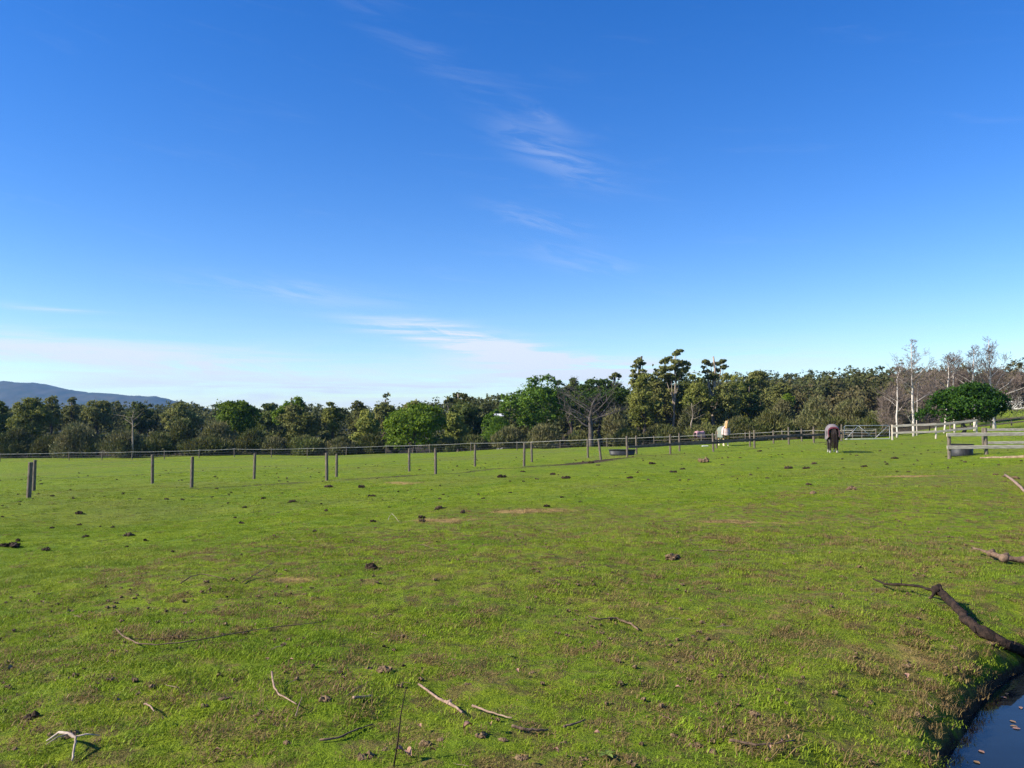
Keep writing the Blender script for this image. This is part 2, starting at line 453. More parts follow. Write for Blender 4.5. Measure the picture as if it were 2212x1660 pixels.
M['white_plank'] = mat_basic('white_painted_plank', (.75, .74, .70), .7, (.6, .58, .53), 8)
M['dung'] = mat_basic('dry_dung', (.058, .036, .022), .95, (.026, .016, .010), 26, .9)
M['dung_old'] = mat_basic('old_bleached_dung', (.11, .075, .045), .95, (.05, .032, .02), 26, .9)
M['clod'] = mat_basic('dry_sod', (.21, .14, .075), .95, (.085, .054, .03), 30, 1.0)
M['stick'] = mat_basic('brown_stick', (.20, .13, .085), .9, (.09, .058, .04), 22, .6)
M['pale_stick'] = mat_basic('bleached_stick', (.46, .37, .30), .85, (.28, .21, .16), 18, .5)
M['pink_stick'] = mat_basic('pinkish_stick', (.34, .23, .17), .85, (.20, .13, .09), 20, .5)
M['tan_log'] = mat_basic('weathered_log', (.30, .22, .14), .9, (.17, .12, .075), 6, .5)
M['dark_stick'] = mat_basic('dark_brown_wood', (.044, .027, .019), .9, (.016, .011, .008), 26, 1.0)  # near-black brown wood
M['leaf_pink'] = mat_basic('fallen_leaf', (.33, .19, .135), .7, (.20, .10, .06), 40)
M['leaf_tan'] = mat_basic('tan_leaf', (.30, .19, .085), .7, (.17, .10, .05), 40)
M['wall'] = mat_basic('pale_wall', (.66, .64, .58), .8, (.58, .56, .5), 2)
M['roof'] = mat_basic('pale_green_roof', (.42, .48, .42), .6, (.36, .42, .36), 2)
M['white_roof'] = mat_basic('white_roof', (.75, .76, .78), .6)

# ------------------------------------------------------------------ the ground
RROW = []                                    # two rows of posts through the paddock
ROWA = [at(px, py, Y) for px, py, Y in ((62, 1074, 28), (414, 1057, 32), (706, 1039, 36), (941, 1023, 39.5), (1132, 1007, 43.8), (1298, 995, 47.3),
        (1355, 990, 49.5), (1448, 982, 52.5), (1541, 974, 54.7), (1630, 967, 57.5), (1704, 960, 60), (1758, 957, 62), (1818, 953, 64))]
ROWB = [at(px, py, Y) for px, py, Y in ((73, 1062, 33), (329, 1047, 35.7), (549, 1035, 38.4), (727, 1028, 41.1), (884, 1018, 43.8), (1026, 1008, 46.6),
        (1149, 999, 49.3), (1270, 990, 52), (1375, 982, 54.7), (1468, 974, 57.4), (1548, 968, 60.1), (1620, 964, 62.8), (1671, 960, 65.4), (1732, 957, 68))]
NG = 500; KG = 8.6; RG = 4200.0
tt = np.linspace(-1, 1, NG)
gx = np.sinh(tt * KG) / np.sinh(KG) * RG + 1.2
gy = np.sinh(tt * KG) / np.sinh(KG) * RG + 7.0
X, Y_ = np.meshgrid(gx, gy); X = X.ravel(); Y_ = Y_.ravel()
Z = height(X, Y_)
def seg_dist(x, y, pts):
    d = np.full(x.shape, 1e9)
    for a, b in zip(pts[:-1], pts[1:]):
        ax, ay, bx, by = a.x, a.y, b.x, b.y
        L2 = (bx - ax) ** 2 + (by - ay) ** 2
        t = np.clip(((x - ax) * (bx - ax) + (y - ay) * (by - ay)) / L2, 0, 1)
        d = np.minimum(d, np.hypot(x - ax - t * (bx - ax), y - ay - t * (by - ay)))
    return d
DRY_PATCH = []
def dry_patch(px0, px1, py, deep, amt):
    a = ground(px0, py); b = ground(px1, py)
    DRY_PATCH.append(((a + b) / 2, (b - a), deep, amt))
for q in ((1490, 1650, 1128, .35, 1.05), (1640, 1760, 1130, .35, .7), (810, 930, 1044, .7, .95), (360, 460, 1198, .25, .85), (560, 700, 1250, .22, .8),
          (1030, 1260, 1106, .5, 1.0), (860, 1060, 1124, .5, .75), (1880, 2110, 1030, .9, .95), (1600, 1900, 1062, .9, .45), (1560, 1800, 1170, .6, .4),
          (1260, 1500, 1155, .6, .42), (560, 760, 1180, .5, .4), (150, 330, 1232, .4, .4), (1720, 2000, 1150, .6, .35), (1100, 1250, 1215, .3, .35),
          (1700, 1950, 1400, .35, .5), (1300, 1560, 1430, .3, .4), (880, 1130, 1580, .25, .45), (700, 900, 1450, .2, .4), (1500, 1800, 1600, .2, .4),
          (1900, 2060, 1420, .4, .5), (250, 420, 1380, .2, .3)): dry_patch(*q)
def dry_at(x, y):
    d = np.zeros(x.shape)
    for c, v, deep, amt in DRY_PATCH:
        L = math.hypot(v.x, v.y) / 2; ux, uy = v.x / (2 * L), v.y / (2 * L)
        p = ((x - c.x) * ux + (y - c.y) * uy) / L; q = (-(x - c.x) * uy + (y - c.y) * ux) / deep
        d = np.maximum(d, amt * np.exp(-(p * p + q * q) * .9))
    # the worn brow of the bank
    return np.clip(d + .2 * sstep(.5, -.1, pond_r(x, y) - .35), 0, 1.1)
def bank_at(x, y):
    cr = np.interp(x, [-30, -8, -4.7, -4, -1.9, .8, 3.7, 12.9, 25, 40], [0, 4, 7.4, 9.9, 13, 15, 16.5, 25, 33, 38])
    return sstep(2.2, -2.0, y - cr + (fbm(x * .5, y * .5, 3, 51) - .5) * 4)
def mud_at(x, y):
    s = np.minimum(seg_dist(x + .2, y + 1.0, ROWA) / 0.75, 9)
    along = sstep(-14, 2, x)
    s = s / (.55 + 1.1 * fbm(x * .35, y * .35, 2, 61))
    mm = np.exp(-s * s) * (.45 + .36 * along) * (.55 + .9 * fbm(x * .22, y * .22, 2, 62))
    s2 = seg_dist(x, y, ROWB); mm = np.maximum(mm, .32 * np.exp(-(s2 / .5) ** 2))
    bank = sstep(.16, -.05, pond_r(x, y))
    return np.maximum(mm, 1.1 * bank)
FARP = [at(px, py, Y) for px, py, Y in ((-240, 1002, 100), (0, 998, 100), (149, 996, 100), (220, 995, 100), (285, 994, 100), (355, 993, 100), (430, 991, 100), (506, 989, 100), (586, 987, 100),
        (664, 985, 100), (748, 983, 100), (834, 981, 100), (928, 978, 99), (1017, 976, 98.5), (1117, 973, 98), (1210, 970, 96), (1311, 966, 93.5),
        (1413, 963, 92), (1515, 959, 91), (1610, 956, 90), (1690, 952, 89), (1756, 949, 88), (1822, 949, 87), (1842, 950, 86), (1862, 950, 86), (1893, 949, 85.5))]
for p in FARP: p.z = hz(p.x, p.y)
def edge_y(x):   # where the paddock ends and the scrub begins
    xs = [-300, -70, 0, 20, 45, 62, 80, 400]; ys = [118, 116, 114, 110, 104, 100, 150, 170]
    return np.interp(x, xs, ys)
wood = sstep(-2, 4, Y_ - edge_y(X)) * np.where(X > 75, sstep(135, 150, Y_), 1.0)
wood = np.maximum(wood, sstep(500, 700, np.hypot(X, Y_)) )
near = bank_at(X, Y_)
faces = (np.arange(NG - 1)[None, :] + np.arange(NG - 1)[:, None] * NG).ravel()
F = np.stack([faces, faces + 1, faces + NG + 1, faces + NG], 1)
me = mesh_np('ground', np.stack([X, Y_, Z], 1), F, M['turf'], True)
for nm, arr in (('dry', dry_at(X, Y_)), ('mud', mud_at(X, Y_)), ('wood', wood), ('near', near)):
    a = me.attributes.new(nm, 'FLOAT', 'POINT'); a.data.foreach_set('value', arr.astype(np.float32))
tag(link('ground', me), 'grassy horse paddock falling away from a low bank', None, None, 'structure')

# the pond
a = np.linspace(0, 2 * math.pi, 97)[:-1]
v = [(POND[0], POND[1], WATER_Z)] + [(POND[0] + 5.6 * math.cos(q), POND[1] + 5.6 * math.sin(q), WATER_Z) for q in a]
me = mesh_np('pond_water', v, [(0, i + 1, (i + 1) % 96 + 1) for i in range(96)], M['water'])
tag(link('pond_water', me), 'dark still pond water at the foot of the bank', None, None, 'structure')

# the blue mountain far off to the left
def ridge(u):   # u in picture px
    return np.interp(u, [-900, -500, -250, -100, 0, 60, 110, 180, 240, 290, 330, 365, 420, 520, 700], [826, 824, 823, 824, 825, 829, 837, 850, 852, 856, 858, 867, 880, 900, 922])
us = np.linspace(-900, 700, 260); ss = np.linspace(0, 1, 40)
vv = []; D0 = 3100.0
for s in ss:
    for u in us:
        Yd = D0 + (s - .5) * 900
        hgt = (HZ - ridge(u)) / FPX * D0
        prof = math.sin(math.pi * s) ** 1.3
        x = (u - CX) / FPX * D0
        vv.append((x + 40 * math.sin(s * 5), Yd, -10 + (hgt + 11.6) * prof))
vv = np.array(vv)
vv[:, 2] += (fbm(vv[:, 0] / 60, vv[:, 1] / 60, 4, 4) - .5) * 14 * (vv[:, 2] > 20) + (np.random.default_rng(2).random(len(vv)) - .5) * 2.0
nu = len(us)
fi = (np.arange(nu - 1)[None] + np.arange(len(ss) - 1)[:, None] * nu).ravel()
M['mountain'] = mat_basic('mountain_forest', (.040, .05, .026), .95, (.07, .065, .04), .02, 0, obj_coords=False)
tag(link('hill', mesh_np('hill', vv, np.stack([fi, fi + 1, fi + nu + 1, fi + nu], 1), M['mountain'], True)), 'long forested mountain far away on the left', None, None, 'structure')

# ------------------------------------------------------------------ trees
def unit(v): return v / (np.linalg.norm(v, axis=-1, keepdims=True) + 1e-9)
def leaf_tris(lobes, n, size, rng, inner=.5, elong=1.0, up=.25, chaos=.75, brush=0.0):
    """leaf faces scattered through the shells of a crown's lobes; lobes = rows of cx cy cz rx ry rz"""
    lobes = np.asarray(lobes, float)
    area = (lobes[:, 3] * lobes[:, 4] + lobes[:, 3] * lobes[:, 5] + lobes[:, 4] * lobes[:, 5])
    per_clump = 1 if brush else 14
    nc = max(1, n // per_clump)
    k = rng.choice(len(lobes), nc, p=area / area.sum())
    d = unit(rng.normal(size=(nc, 3)))
    d[:, 2] = np.where(rng.random(nc) < .35, np.abs(d[:, 2]), d[:, 2])
    r = 1.04 - (1 - inner) * rng.random(nc) ** 1.6 + .2 * np.abs(rng.normal(size=nc)) * (rng.random(nc) < .25)
    p = lobes[k, :3] + d * lobes[k, 3:6] * r[:, None]
    if not brush:                   # sprigs: leaves gathered round points on the crown
        sel = rng.integers(0, nc, n)
        sg = np.minimum(lobes[k, 3:6].mean(1) * .22, .42)[sel]
        off = rng.normal(size=(n, 3)) * sg[:, None] * np.array([1, 1, .7])
        p = p[sel] + off
        d = unit(d[sel] + off / (sg[:, None] + 1e-6) * .35)
    else: n = nc
    nrm = unit(d + rng.normal(size=(n, 3)) * chaos + np.array([0, 0, up]))
    if brush:                       # long thin leaves that point up and out
        ax = unit(d * .5 + rng.normal(size=(n, 3)) * .45 + np.array([0, 0, brush]))
        side = unit(np.cross(ax, rng.normal(size=(n, 3))))
        s = size * (.6 + .8 * rng.random(n))[:, None]
        v = np.stack([p - side * s * .5 / elong, p + side * s * .5 / elong, p + ax * s], 1)
    else:
        a = unit(np.cross(nrm, rng.normal(size=(n, 3)))); b = np.cross(nrm, a)
        s = size * (.55 + .9 * rng.random(n))[:, None]
        v = np.stack([p + a * s * elong * .62, p - a * s * .35 + b * s * .5 / elong, p - a * s * .35 - b * s * .5 / elong], 1)
    return v.reshape(-1, 3), np.arange(3 * n).reshape(-1, 3)

def auto_lobes(W_, H, rng, shape='round', n=16):
    """lobes for a crown W_ wide and H high, centred on x=y=0, from z=0 up to H"""
    out = []
    hw = W_ / 2
    out.append((0, 0, H * .45, hw * .62, hw * .58, H * .40))
    for i in range(n):
        th = rng.uniform(0, 2 * math.pi); ph = rng.random()
        if shape == 'gum':
            zc = H * (.12 + .78 * ph); lim = (.35 + .65 * math.sin(math.pi * min(1, ph * .8 + .15)))
            rr = hw * rng.uniform(.2, .36)
        elif shape == 'dome':
            zc = H * (.10 + .70 * ph); lim = math.sqrt(max(.05, 1 - (ph * .95) ** 2))
            rr = hw * rng.uniform(.28, .42)
        else:
            zc = H * (.18 + .64 * ph); lim = math.sqrt(max(.1, 1 - (2 * ph - 1) ** 2 * .85))
            rr = hw * rng.uniform(.26, .42)
        rz = min(rr * rng.uniform(.7, 1.0), H * .3)
        rad = max(0, hw * lim - rr) * rng.uniform(.7, 1.08)
        zc = min(zc, H - rz)
        out.append((rad * math.cos(th), rad * math.sin(th), zc, rr, rr, rz))
    out.append((rng.uniform(-.2, .2) * hw, 0, H - hw * .25, hw * .32, hw * .32, hw * .26))
    return out

def limbs(mb, base, top, r, lobes, rng, sides=6, count=7):
    """a trunk that bends a little, and limbs from it into the lobes"""
    base = Vector(base); top = Vector(top)
    pts = []; n = 6
    for i in range(n + 1):
        q = base.lerp(top, i / n)
        if 0 < i < n: q += Vector((rng.uniform(-1, 1), rng.uniform(-1, 1), 0)) * r * 1.0
        pts.append(q)
    mb.tube(pts, [r * (1.35 if i == 0 else 1) * (1 - .62 * i / n) for i in range(n + 1)], sides)
    ls = sorted(lobes, key=lambda L: -L[3])[:count]
    for L in ls:
        c = Vector(L[:3]); f = rng.uniform(.35, .8)
        s = pts[int(f * n)]
        if (c - s).length < .4: continue
        mid = s.lerp(c, .5) + Vector((0, 0, -.12 * (c - s).length))
        mb.tube([s, mid, c], [r * .42, r * .3, r * .1], max(4, sides - 1), False)

def make_tree(name, kind, label, cx, ytop, ycrown, width, depth, lobes_px=None, shape='round', n=None, leaf=.27, trunk='bark', group=None,
              category='tree', seed=0, r_trunk=None, count=7, inner=.5, nl=16, brush=0, elong=1.0, lean=0.0):
    rng = np.random.default_rng(seed * 7 + int(cx) + 1000)
    k = depth / FPX
    c = at(cx, HZ, depth)
    gz = hz(c.x, c.y)
    root = empty(name, (c.x, c.y, gz))
    tag(root, label, category, group)
    ztop = at(cx, ytop, depth).z - gz; zc = max(at(cx, ycrown, depth).z - gz, 0.0)
    if lobes_px:
        lobes = []
        for (lx, ly, rx, rz) in lobes_px:
            q = at(lx, ly, depth)
            lobes.append((q.x - c.x, rng.uniform(-.5, .5) * width * k * .5, q.z - gz, rx * k, (rx + rz) / 2 * k, rz * k))
    else:
        lobes = [(a_ + lean * cz_, b_, cz_ + zc, p_, q_, r_) for a_, b_, cz_, p_, q_, r_ in auto_lobes(width * k, ztop - zc, rng, shape, nl)]
    if name not in ('bush', 'bare_thicket'):
        rough = []
        for (a_, b_, c_, p_, q_, r_) in lobes:
            sh_ = .66 if name == 'tall_gum_tree' else .82
            rough.append((a_, b_, c_, p_ * sh_, q_ * sh_, r_ * sh_))
            for j in range(9 if name == 'tall_gum_tree' else 6):
                d = unit(rng.normal(size=3)); d[2] = abs(d[2]) * .8 - .1; f = rng.uniform(.22, .5)
                rough.append((a_ + d[0] * p_ * .85, b_ + d[1] * q_ * .85, c_ + d[2] * r_ * .85, p_ * f, q_ * f, r_ * f))
        lobes_leaf = rough
    else: lobes_leaf = lobes
    L = np.array(lobes_leaf)
    area = 4 * math.pi * ((L[:, 3] * L[:, 4] + L[:, 3] * L[:, 5] + L[:, 4] * L[:, 5]) / 3).sum()
    if n is None: n = int(min(14000, max(1200, area * .95 / (leaf * leaf * .5))))
    v, f = leaf_tris(lobes_leaf, n, leaf, rng, inner=inner, brush=brush, elong=elong)
    v[:, 2] = np.maximum(v[:, 2], .05)
    link('crown', mesh_np('crown', v, f, M[kind]), root)
    mb = MB()
    cc = L[:, :3].mean(0)
    r0 = r_trunk or max(.06, .026 * ztop)
    limbs(mb, (0, 0, -.2), (cc[0], cc[1], max(cc[2] + .3 * (ztop - zc), .6)), r0, lobes, random.Random(seed + int(cx)), 7, count)
    mb.build('trunk', M[trunk], root, smooth=True)
    return root

WOOD = 'trees along the far edge of the paddock'
SHRUB = 'scrub along the far fence'
# gums and broad trees of the wood, left to right: kind, label, x, top, crown foot, width, distance
trees = [
 ('gum_tree', 'dark', 'dark gum tree cut off by the left edge of the photo', -12, 864, 970, 84, 122, 'gum'),
 ('gum_tree', 'olive', 'broad olive gum with a sunlit left side near the left edge', 66, 858, 965, 112, 119, 'round'),
 ('gum_tree', 'gum', 'dark gum crest rising in front of the blue mountain, nearest the left edge', 110, 854, 940, 56, 138, 'gum'),
 ('gum_tree', 'gum', 'smaller gum crest in front of the mountain, second from the left', 153, 858, 940, 46, 142, 'gum'),
 ('gum_tree', 'gum', 'low grey-green gum to the left of the white dead tree', 212, 864, 940, 84, 140, 'gum'),
 ('gum_tree', 'dark', 'shadowy gum behind the white dead tree', 300, 868, 945, 74, 139, 'gum'),
 ('gum_tree', 'gum', 'grey-green gum between the white dead tree and the bright rounded tree', 392, 869, 945, 92, 138, 'gum'),
 ('gum_tree', 'dark', 'low dark gum right of the bright rounded tree', 576, 872, 950, 64, 136, 'gum'),
 ('gum_tree', 'gum', 'dull purple-green gum standing in front of the pointed green tree', 642, 874, 962, 104, 117, 'gum'),
 ('olive_tree', 'olive', 'rounded olive-topped tree on a dark trunk, left of the tall notched gum', 719, 867, 945, 58, 118, 'round'),
 ('gum_tree', 'gum', 'brownish gum shoulder left of the tall notched gum', 775, 866, 950, 60, 126, 'gum'),
 ('gum_tree', 'gum', 'tall gum with a notched crown above the bright sloping bush', 828, 850, 945, 60, 124, 'gum'),
 ('green_tree', 'olive', 'soft green tree to the left of the bright sloping bush', 792, 884, 962, 76, 114, 'dome'),
 ('gum_tree', 'gum', 'gum crest directly above the bright sloping bush', 895, 866, 940, 92, 128, 'gum'),
 ('gum_tree', 'dark', 'dark broad gum to the right of the bright sloping bush', 1004, 864, 962, 104, 119, 'gum'),
 ('green_tree', 'olive', 'olive-green bushy tree below the dark broad gum', 982, 890, 966, 66, 113, 'dome'),
 ('green_tree', 'green', 'small green tree at the left foot of the largest green tree', 1062, 884, 962, 62, 116, 'dome'),
 ('gum_tree', 'dark', 'dark gum peeping out between the two large green trees', 1236, 814, 905, 58, 132, 'gum'),
 ('gum_tree', 'olive', 'olive gum mass left of the tallest gum, above the third horse', 1392, 806, 945, 88, 118, 'gum'),
 ('gum_tree', 'gum', 'dark gum mass under the tallest gum crown', 1452, 812, 945, 76, 122, 'gum'),
 ('gum_tree', 'olive', 'olive gum with pale twisted limbs right of the tallest gum', 1508, 802, 940, 82, 117, 'gum'),
 ('gum_tree', 'gum', 'dark green gum mass behind the pale-headed horse', 1572, 806, 940, 78, 118, 'gum'),
 ('gum_tree', 'dark', 'shadowy gum to the right of the pale-headed horse', 1622, 818, 940, 66, 121, 'gum'),
 ('gum_tree', 'gum', 'olive-grey gum filling the space between the two-headed gum and the tallest gum', 1420, 803, 940, 84, 127, 'round'),
 ('gum_tree', 'dark', 'dense dark gum close behind the trunk of the tallest gum', 1472, 800, 945, 90, 129, 'round'),
 ('gum_tree', 'gum', 'dense olive gum below the split see-through crown', 1538, 801, 945, 92, 128, 'round'),
 ('gum_tree', 'olive', 'broad olive gum behind the left shoulder of the shadowy gum', 1598, 808, 945, 80, 127, 'round'),
 ('gum_tree', 'gum', 'rounded grey gum at the start of the wooded hill', 1640, 800, 900, 90, 150, 'gum'),
 ('gum_tree', 'gum', 'low gum with a dark right side between the two fence posts and the hill', 1690, 826, 905, 74, 138, 'gum'),
]
for i, (nm, kd, lb, cx, yt, yc, wd, dp, sh) in enumerate(trees):
    make_tree(nm, kd, lb, cx, yt, yc, wd, dp, shape=sh, group=WOOD, seed=i, nl=20 if sh == 'gum' else 17, leaf=.23 if sh == 'gum' else .22)

# trees whose outline is drawn lobe by lobe
make_tree('green_tree', 'bright', 'bright green rounded tree left of centre, dark on its right side', 512, 866, 950, 96, 116, group=WOOD, seed=31, leaf=.25,
          lobes_px=[(512, 905, 36, 34), (498, 885, 24, 19), (524, 884, 24, 18), (540, 902, 20, 24), (482, 906, 18, 20), (478, 928, 18, 18), (505, 925, 26, 22), (536, 928, 22, 22), (512, 873, 14, 8)])
make_tree('green_tree', 'bright', 'green tree whose pointed top leans right above a dull gum', 632, 857, 930, 70, 126, group=WOOD, seed=32,
          lobes_px=[(630, 890, 26, 24), (645, 868, 13, 11), (632, 876, 15, 11), (618, 886, 14, 13), (606, 902, 14, 18), (655, 885, 10, 15)])
make_tree('bright_bush_tree', 'bright', 'large bright green bush sloping up to the right, dark on its right side', 892, 873, 972, 134, 108, group=WOOD, seed=33, leaf=.24,
          lobes_px=[(892, 925, 48, 42), (848, 928, 22, 26), (838, 952, 13, 20), (866, 908, 24, 22), (890, 892, 26, 18), (915, 884, 24, 13), (936, 896, 20, 20), (945, 922, 16, 28), (915, 930, 30, 36), (868, 945, 26, 24), (925, 956, 24, 16), (852, 960, 18, 10)])
make_tree('gum_tree', 'gum', 'thin-topped gum whose open crown stands clear of the wood at centre', 990, 846, 880, 64, 124, group=WOOD, seed=34, n=2600, leaf=.26,
          lobes_px=[(972, 864, 9, 7), (985, 855, 10, 8), (1000, 857, 10, 8), (1013, 862, 8, 6), (992, 868, 14, 7), (964, 868, 6, 4)], trunk='pale_bark')
make_tree('green_tree', 'green', 'largest bright green tree, with stacked rounded boughs left of the bare grey tree', 1165, 811, 925, 150, 118, group=WOOD, seed=35, leaf=.25, trunk='bark', r_trunk=.32,
          lobes_px=[(1150, 826, 17, 13), (1182, 822, 19, 12), (1205, 832, 15, 13), (1142, 846, 20, 15), (1172, 848, 24, 18), (1203, 854, 20, 18), (1124, 858, 16, 16), (1098, 862, 17, 15), (1090, 884, 14, 20),
                    (1120, 884, 18, 16), (1148, 890, 24, 17), (1135, 908, 18, 13), (1170, 905, 24, 18), (1196, 890, 22, 20), (1180, 920, 22, 12), (1218, 870, 16, 16), (1106, 900, 12, 10), (1160, 866, 44, 36), (1130, 880, 34, 30), (1192, 880, 34, 38), (1150, 912, 36, 18)])
M['mid_green'] = mat_leaf('mid_green_leaves', (.050, .095, .016), (.085, .13, .022), (.11, .15, .035))
make_tree('green_tree', 'mid_green', 'broad dark green tree top behind the bare grey tree', 1298, 818, 875, 128, 124, group=WOOD, seed=36, leaf=.26,
          lobes_px=[(1262, 842, 18, 14), (1284, 828, 20, 11), (1310, 828, 20, 11), (1333, 838, 20, 15), (1345, 855, 13, 16), (1306, 848, 28, 16), (1278, 854, 24, 14), (1250, 852, 14, 10), (1300, 862, 44, 22), (1285, 884, 50, 22), (1325, 880, 36, 26), (1240, 886, 28, 24)])
make_tree('gum_tree', 'gum', 'small round gum top standing above the broad dark green tree', 1329, 803, 832, 26, 140, group=WOOD, seed=37, n=900,
          lobes_px=[(1329, 811, 9, 6), (1322, 816, 6, 5), (1336, 814, 6, 5)])
make_tree('tall_gum_tree', 'gum', 'tallest gum, with a pale trunk and tufted crown leaning right at the top', 1452, 754, 860, 70, 120, group=WOOD, seed=38, leaf=.25, trunk='pale_bark', r_trunk=.2, n=9000,
          lobes_px=[(1466, 760, 9, 6), (1458, 768, 10, 7), (1447, 776, 9, 7), (1437, 783, 9, 8), (1457, 785, 15, 9), (1474, 788, 12, 9), (1447, 797, 18, 8), (1470, 804, 15, 8), (1428, 803, 10, 7), (1484, 797, 6, 7), (1440, 814, 16, 9), (1462, 818, 16, 10), (1487, 790, 4, 8)])
make_tree('tall_gum_tree', 'gum', 'gum with two small tufted heads left of the tallest gum', 1380, 771, 860, 40, 121, group=WOOD, seed=39, leaf=.24, trunk='bark', n=4600,
          lobes_px=[(1384, 776, 6, 5), (1379, 784, 9, 7), (1389, 787, 8, 6), (1372, 793, 8, 7), (1368, 803, 6, 6), (1390, 803, 10, 6), (1380, 814, 16, 8), (1412, 790, 4, 3), (1418, 800, 5, 4), (1380, 830, 20, 14)])
make_tree('tall_gum_tree', 'gum', 'gum with a split, see-through crown to the right of the tallest gum', 1542, 774, 850, 60, 120, group=WOOD, seed=40, leaf=.24, trunk='pale_bark', n=4600,
          lobes_px=[(1528, 782, 9, 7), (1537, 788, 8, 6), (1551, 786, 9, 6), (1560, 782, 8, 6), (1563, 794, 8, 7), (1555, 800, 6, 5), (1520, 794, 6, 5), (1528, 803, 9, 6), (1540, 815, 18, 9)])
make_tree('deep_green_tree', 'deep', 'low domed dark green tree by the birches on the right', 2080, 828, 915, 178, 72, group=None, seed=41, leaf=.17, trunk='bark', r_trunk=.16, n=16000, inner=.55, count=9,
          lobes_px=[(2080, 876, 58, 26), (2050, 862, 36, 22), (2085, 848, 40, 18), (2120, 846, 36, 17), (2145, 866, 24, 22), (2150, 884, 20, 16), (2025, 880, 26, 17), (2008, 893, 18, 13), (2040, 898, 26, 13), (2075, 900, 30, 14), (2110, 898, 30, 14), (2138, 896, 22, 12), (1998, 902, 10, 8)])

# scrub and bushes in front of the wood
bushes = [
 ('scrub_dark', 'dark scrub at the foot of the leftmost gums', 40, 930, 112, 120), ('scrub_dark', 'dark low scrub left of the brown scrub patch', 110, 945, 112, 100),
 ('scrub', 'brown scrub patch left of the white dead tree', 170, 915, 112, 116), ('scrub', 'low olive-brown scrub below the white dead tree', 270, 934, 110, 120),
 ('scrub_dark', 'near-black scrub just right of the white dead tree', 338, 938, 111, 86), ('scrub_dark', 'dull green bush left of the rosy-brown scrub', 396, 908, 113, 84),
 ('scrub', 'rosy-brown feathery scrub below the bright rounded tree', 468, 914, 111, 112), ('scrub_dark', 'dark low hedge under the rosy-brown scrub', 452, 950, 109, 170),
 ('scrub_dark', 'shaded scrub under the bright rounded tree', 548, 930, 110, 90), ('scrub', 'thin brown undergrowth left of the dull purple-green gum', 590, 950, 109, 80),
 ('scrub_dark', 'shaded undergrowth below the dull purple-green gum', 660, 945, 109, 110), ('scrub', 'brown undergrowth below the rounded olive-topped tree', 738, 948, 108, 80),
 ('scrub_dark', 'shaded undergrowth left of the bright sloping bush', 800, 945, 109, 80), ('scrub_dark', 'dark low scrub at the right foot of the bright sloping bush', 965, 952, 107, 70),
 ('scrub_dark', 'low scrub below the dark broad gum', 1020, 946, 107, 90), ('green', 'green bush under the white shed roof at centre', 1080, 902, 111, 64), ('scrub', 'brown scrub in front of the largest green tree', 1098, 928, 106, 90),
 ('scrub', 'tall rust-brown scrub beside the bare grey tree', 1172, 920, 105, 100), ('scrub_dark', 'dark undergrowth behind the bare grey trunk', 1256, 936, 105, 80),
 ('scrub', 'tan-brown rounded bush right of the bare grey tree', 1328, 886, 108, 78), ('scrub_dark', 'dark low scrub below the tan-brown rounded bush', 1360, 930, 103, 96),
 ('scrub_dark', 'dark undergrowth below the olive gum mass', 1430, 922, 104, 100), ('scrub', 'olive-brown bush beneath the pale twisted limbs', 1490, 880, 110, 70),
 ('scrub_dark', 'shaded undergrowth behind the pink-rugged horse', 1520, 918, 104, 96), ('scrub_dark', 'near-black undergrowth behind the pale-headed horse', 1596, 905, 103, 110),
 ('scrub_dark', 'dark scrub behind the paired fence posts', 1668, 892, 102, 104), ('scrub', 'yellow-brown bush on the slope left of the grazing horse', 1690, 868, 116, 74),
 ('scrub', 'brown feathery scrub above the grazing horse', 1762, 862, 104, 110), ('scrub', 'tan feathery scrub above the steel gate', 1838, 866, 102, 110),
 ('scrub_dark', 'dark scrub behind the right half of the gate', 1890, 900, 98, 80), ('scrub_dark', 'dark scrub between grazing horse and gate', 1810, 905, 97, 90),
]
for i, (kd, lb, cx, yt, dp, wd) in enumerate(bushes):
    make_tree('bush', kd, lb, cx, yt, 992 if cx < 1300 else 965, wd, dp, shape='dome', group=SHRUB, seed=60 + i, category='bush', leaf=.44, brush=.8, elong=4.2,
              n=int(6000 + wd * 34), nl=12, r_trunk=.05, count=3, inner=.3)
make_tree('bush', 'bright', 'small yellow-green bush shining on the slope above the paired fence posts', 1702, 850, 885, 46, 118, shape='dome', group=SHRUB, seed=95, category='bush', r_trunk=.05, count=3, nl=9)

# the far woods: nobody could count these crowns
def forest(name, label, spec, mat, seed, leaf=.46, per=360):
    rng = np.random.default_rng(seed); V = []; Fc = []; base = 0; stems = MB()
    for (x0, x1, y0, y1, count, h0, h1) in spec:
        for i in range(count):
            x = rng.uniform(x0, x1); y = rng.uniform(y0, y1)
            g = hz(x, y); h = rng.uniform(h0, h1); wd = h * rng.uniform(.55, .85)
            lobes = [(x, y, g + h * .62, wd * .36, wd * .36, h * .30)]
            for j in range(7):
                th = rng.uniform(0, 6.283); q = rng.random()
                rr = wd * rng.uniform(.14, .24)
                lobes.append((x + math.cos(th) * wd * .33 * (1 - .5 * q), y + math.sin(th) * wd * .33 * (1 - .5 * q), g + h * (.42 + .5 * q), rr, rr, rr * .8))
            v, f = leaf_tris(lobes, per, leaf, rng, inner=.72, chaos=.55)
            V.append(v); Fc.append(f + base); base += len(v)
    o = link(name, mesh_np(name, np.concatenate(V), np.concatenate(Fc), M[mat]))
    return tag(o, label, None, None, 'stuff')
forest('forest', 'grey-green gum forest closing the view behind the paddock trees',
       [(-150, -20, 150, 190, 190, 8.6, 10.6), (-190, 0, 195, 260, 190, 9.6, 12), (-20, 75, 148, 200, 170, 9.5, 12), (-2, 42, 133, 147, 55, 6, 8.5), (0, 90, 200, 260, 90, 11, 13.5)], 'forest', 71)
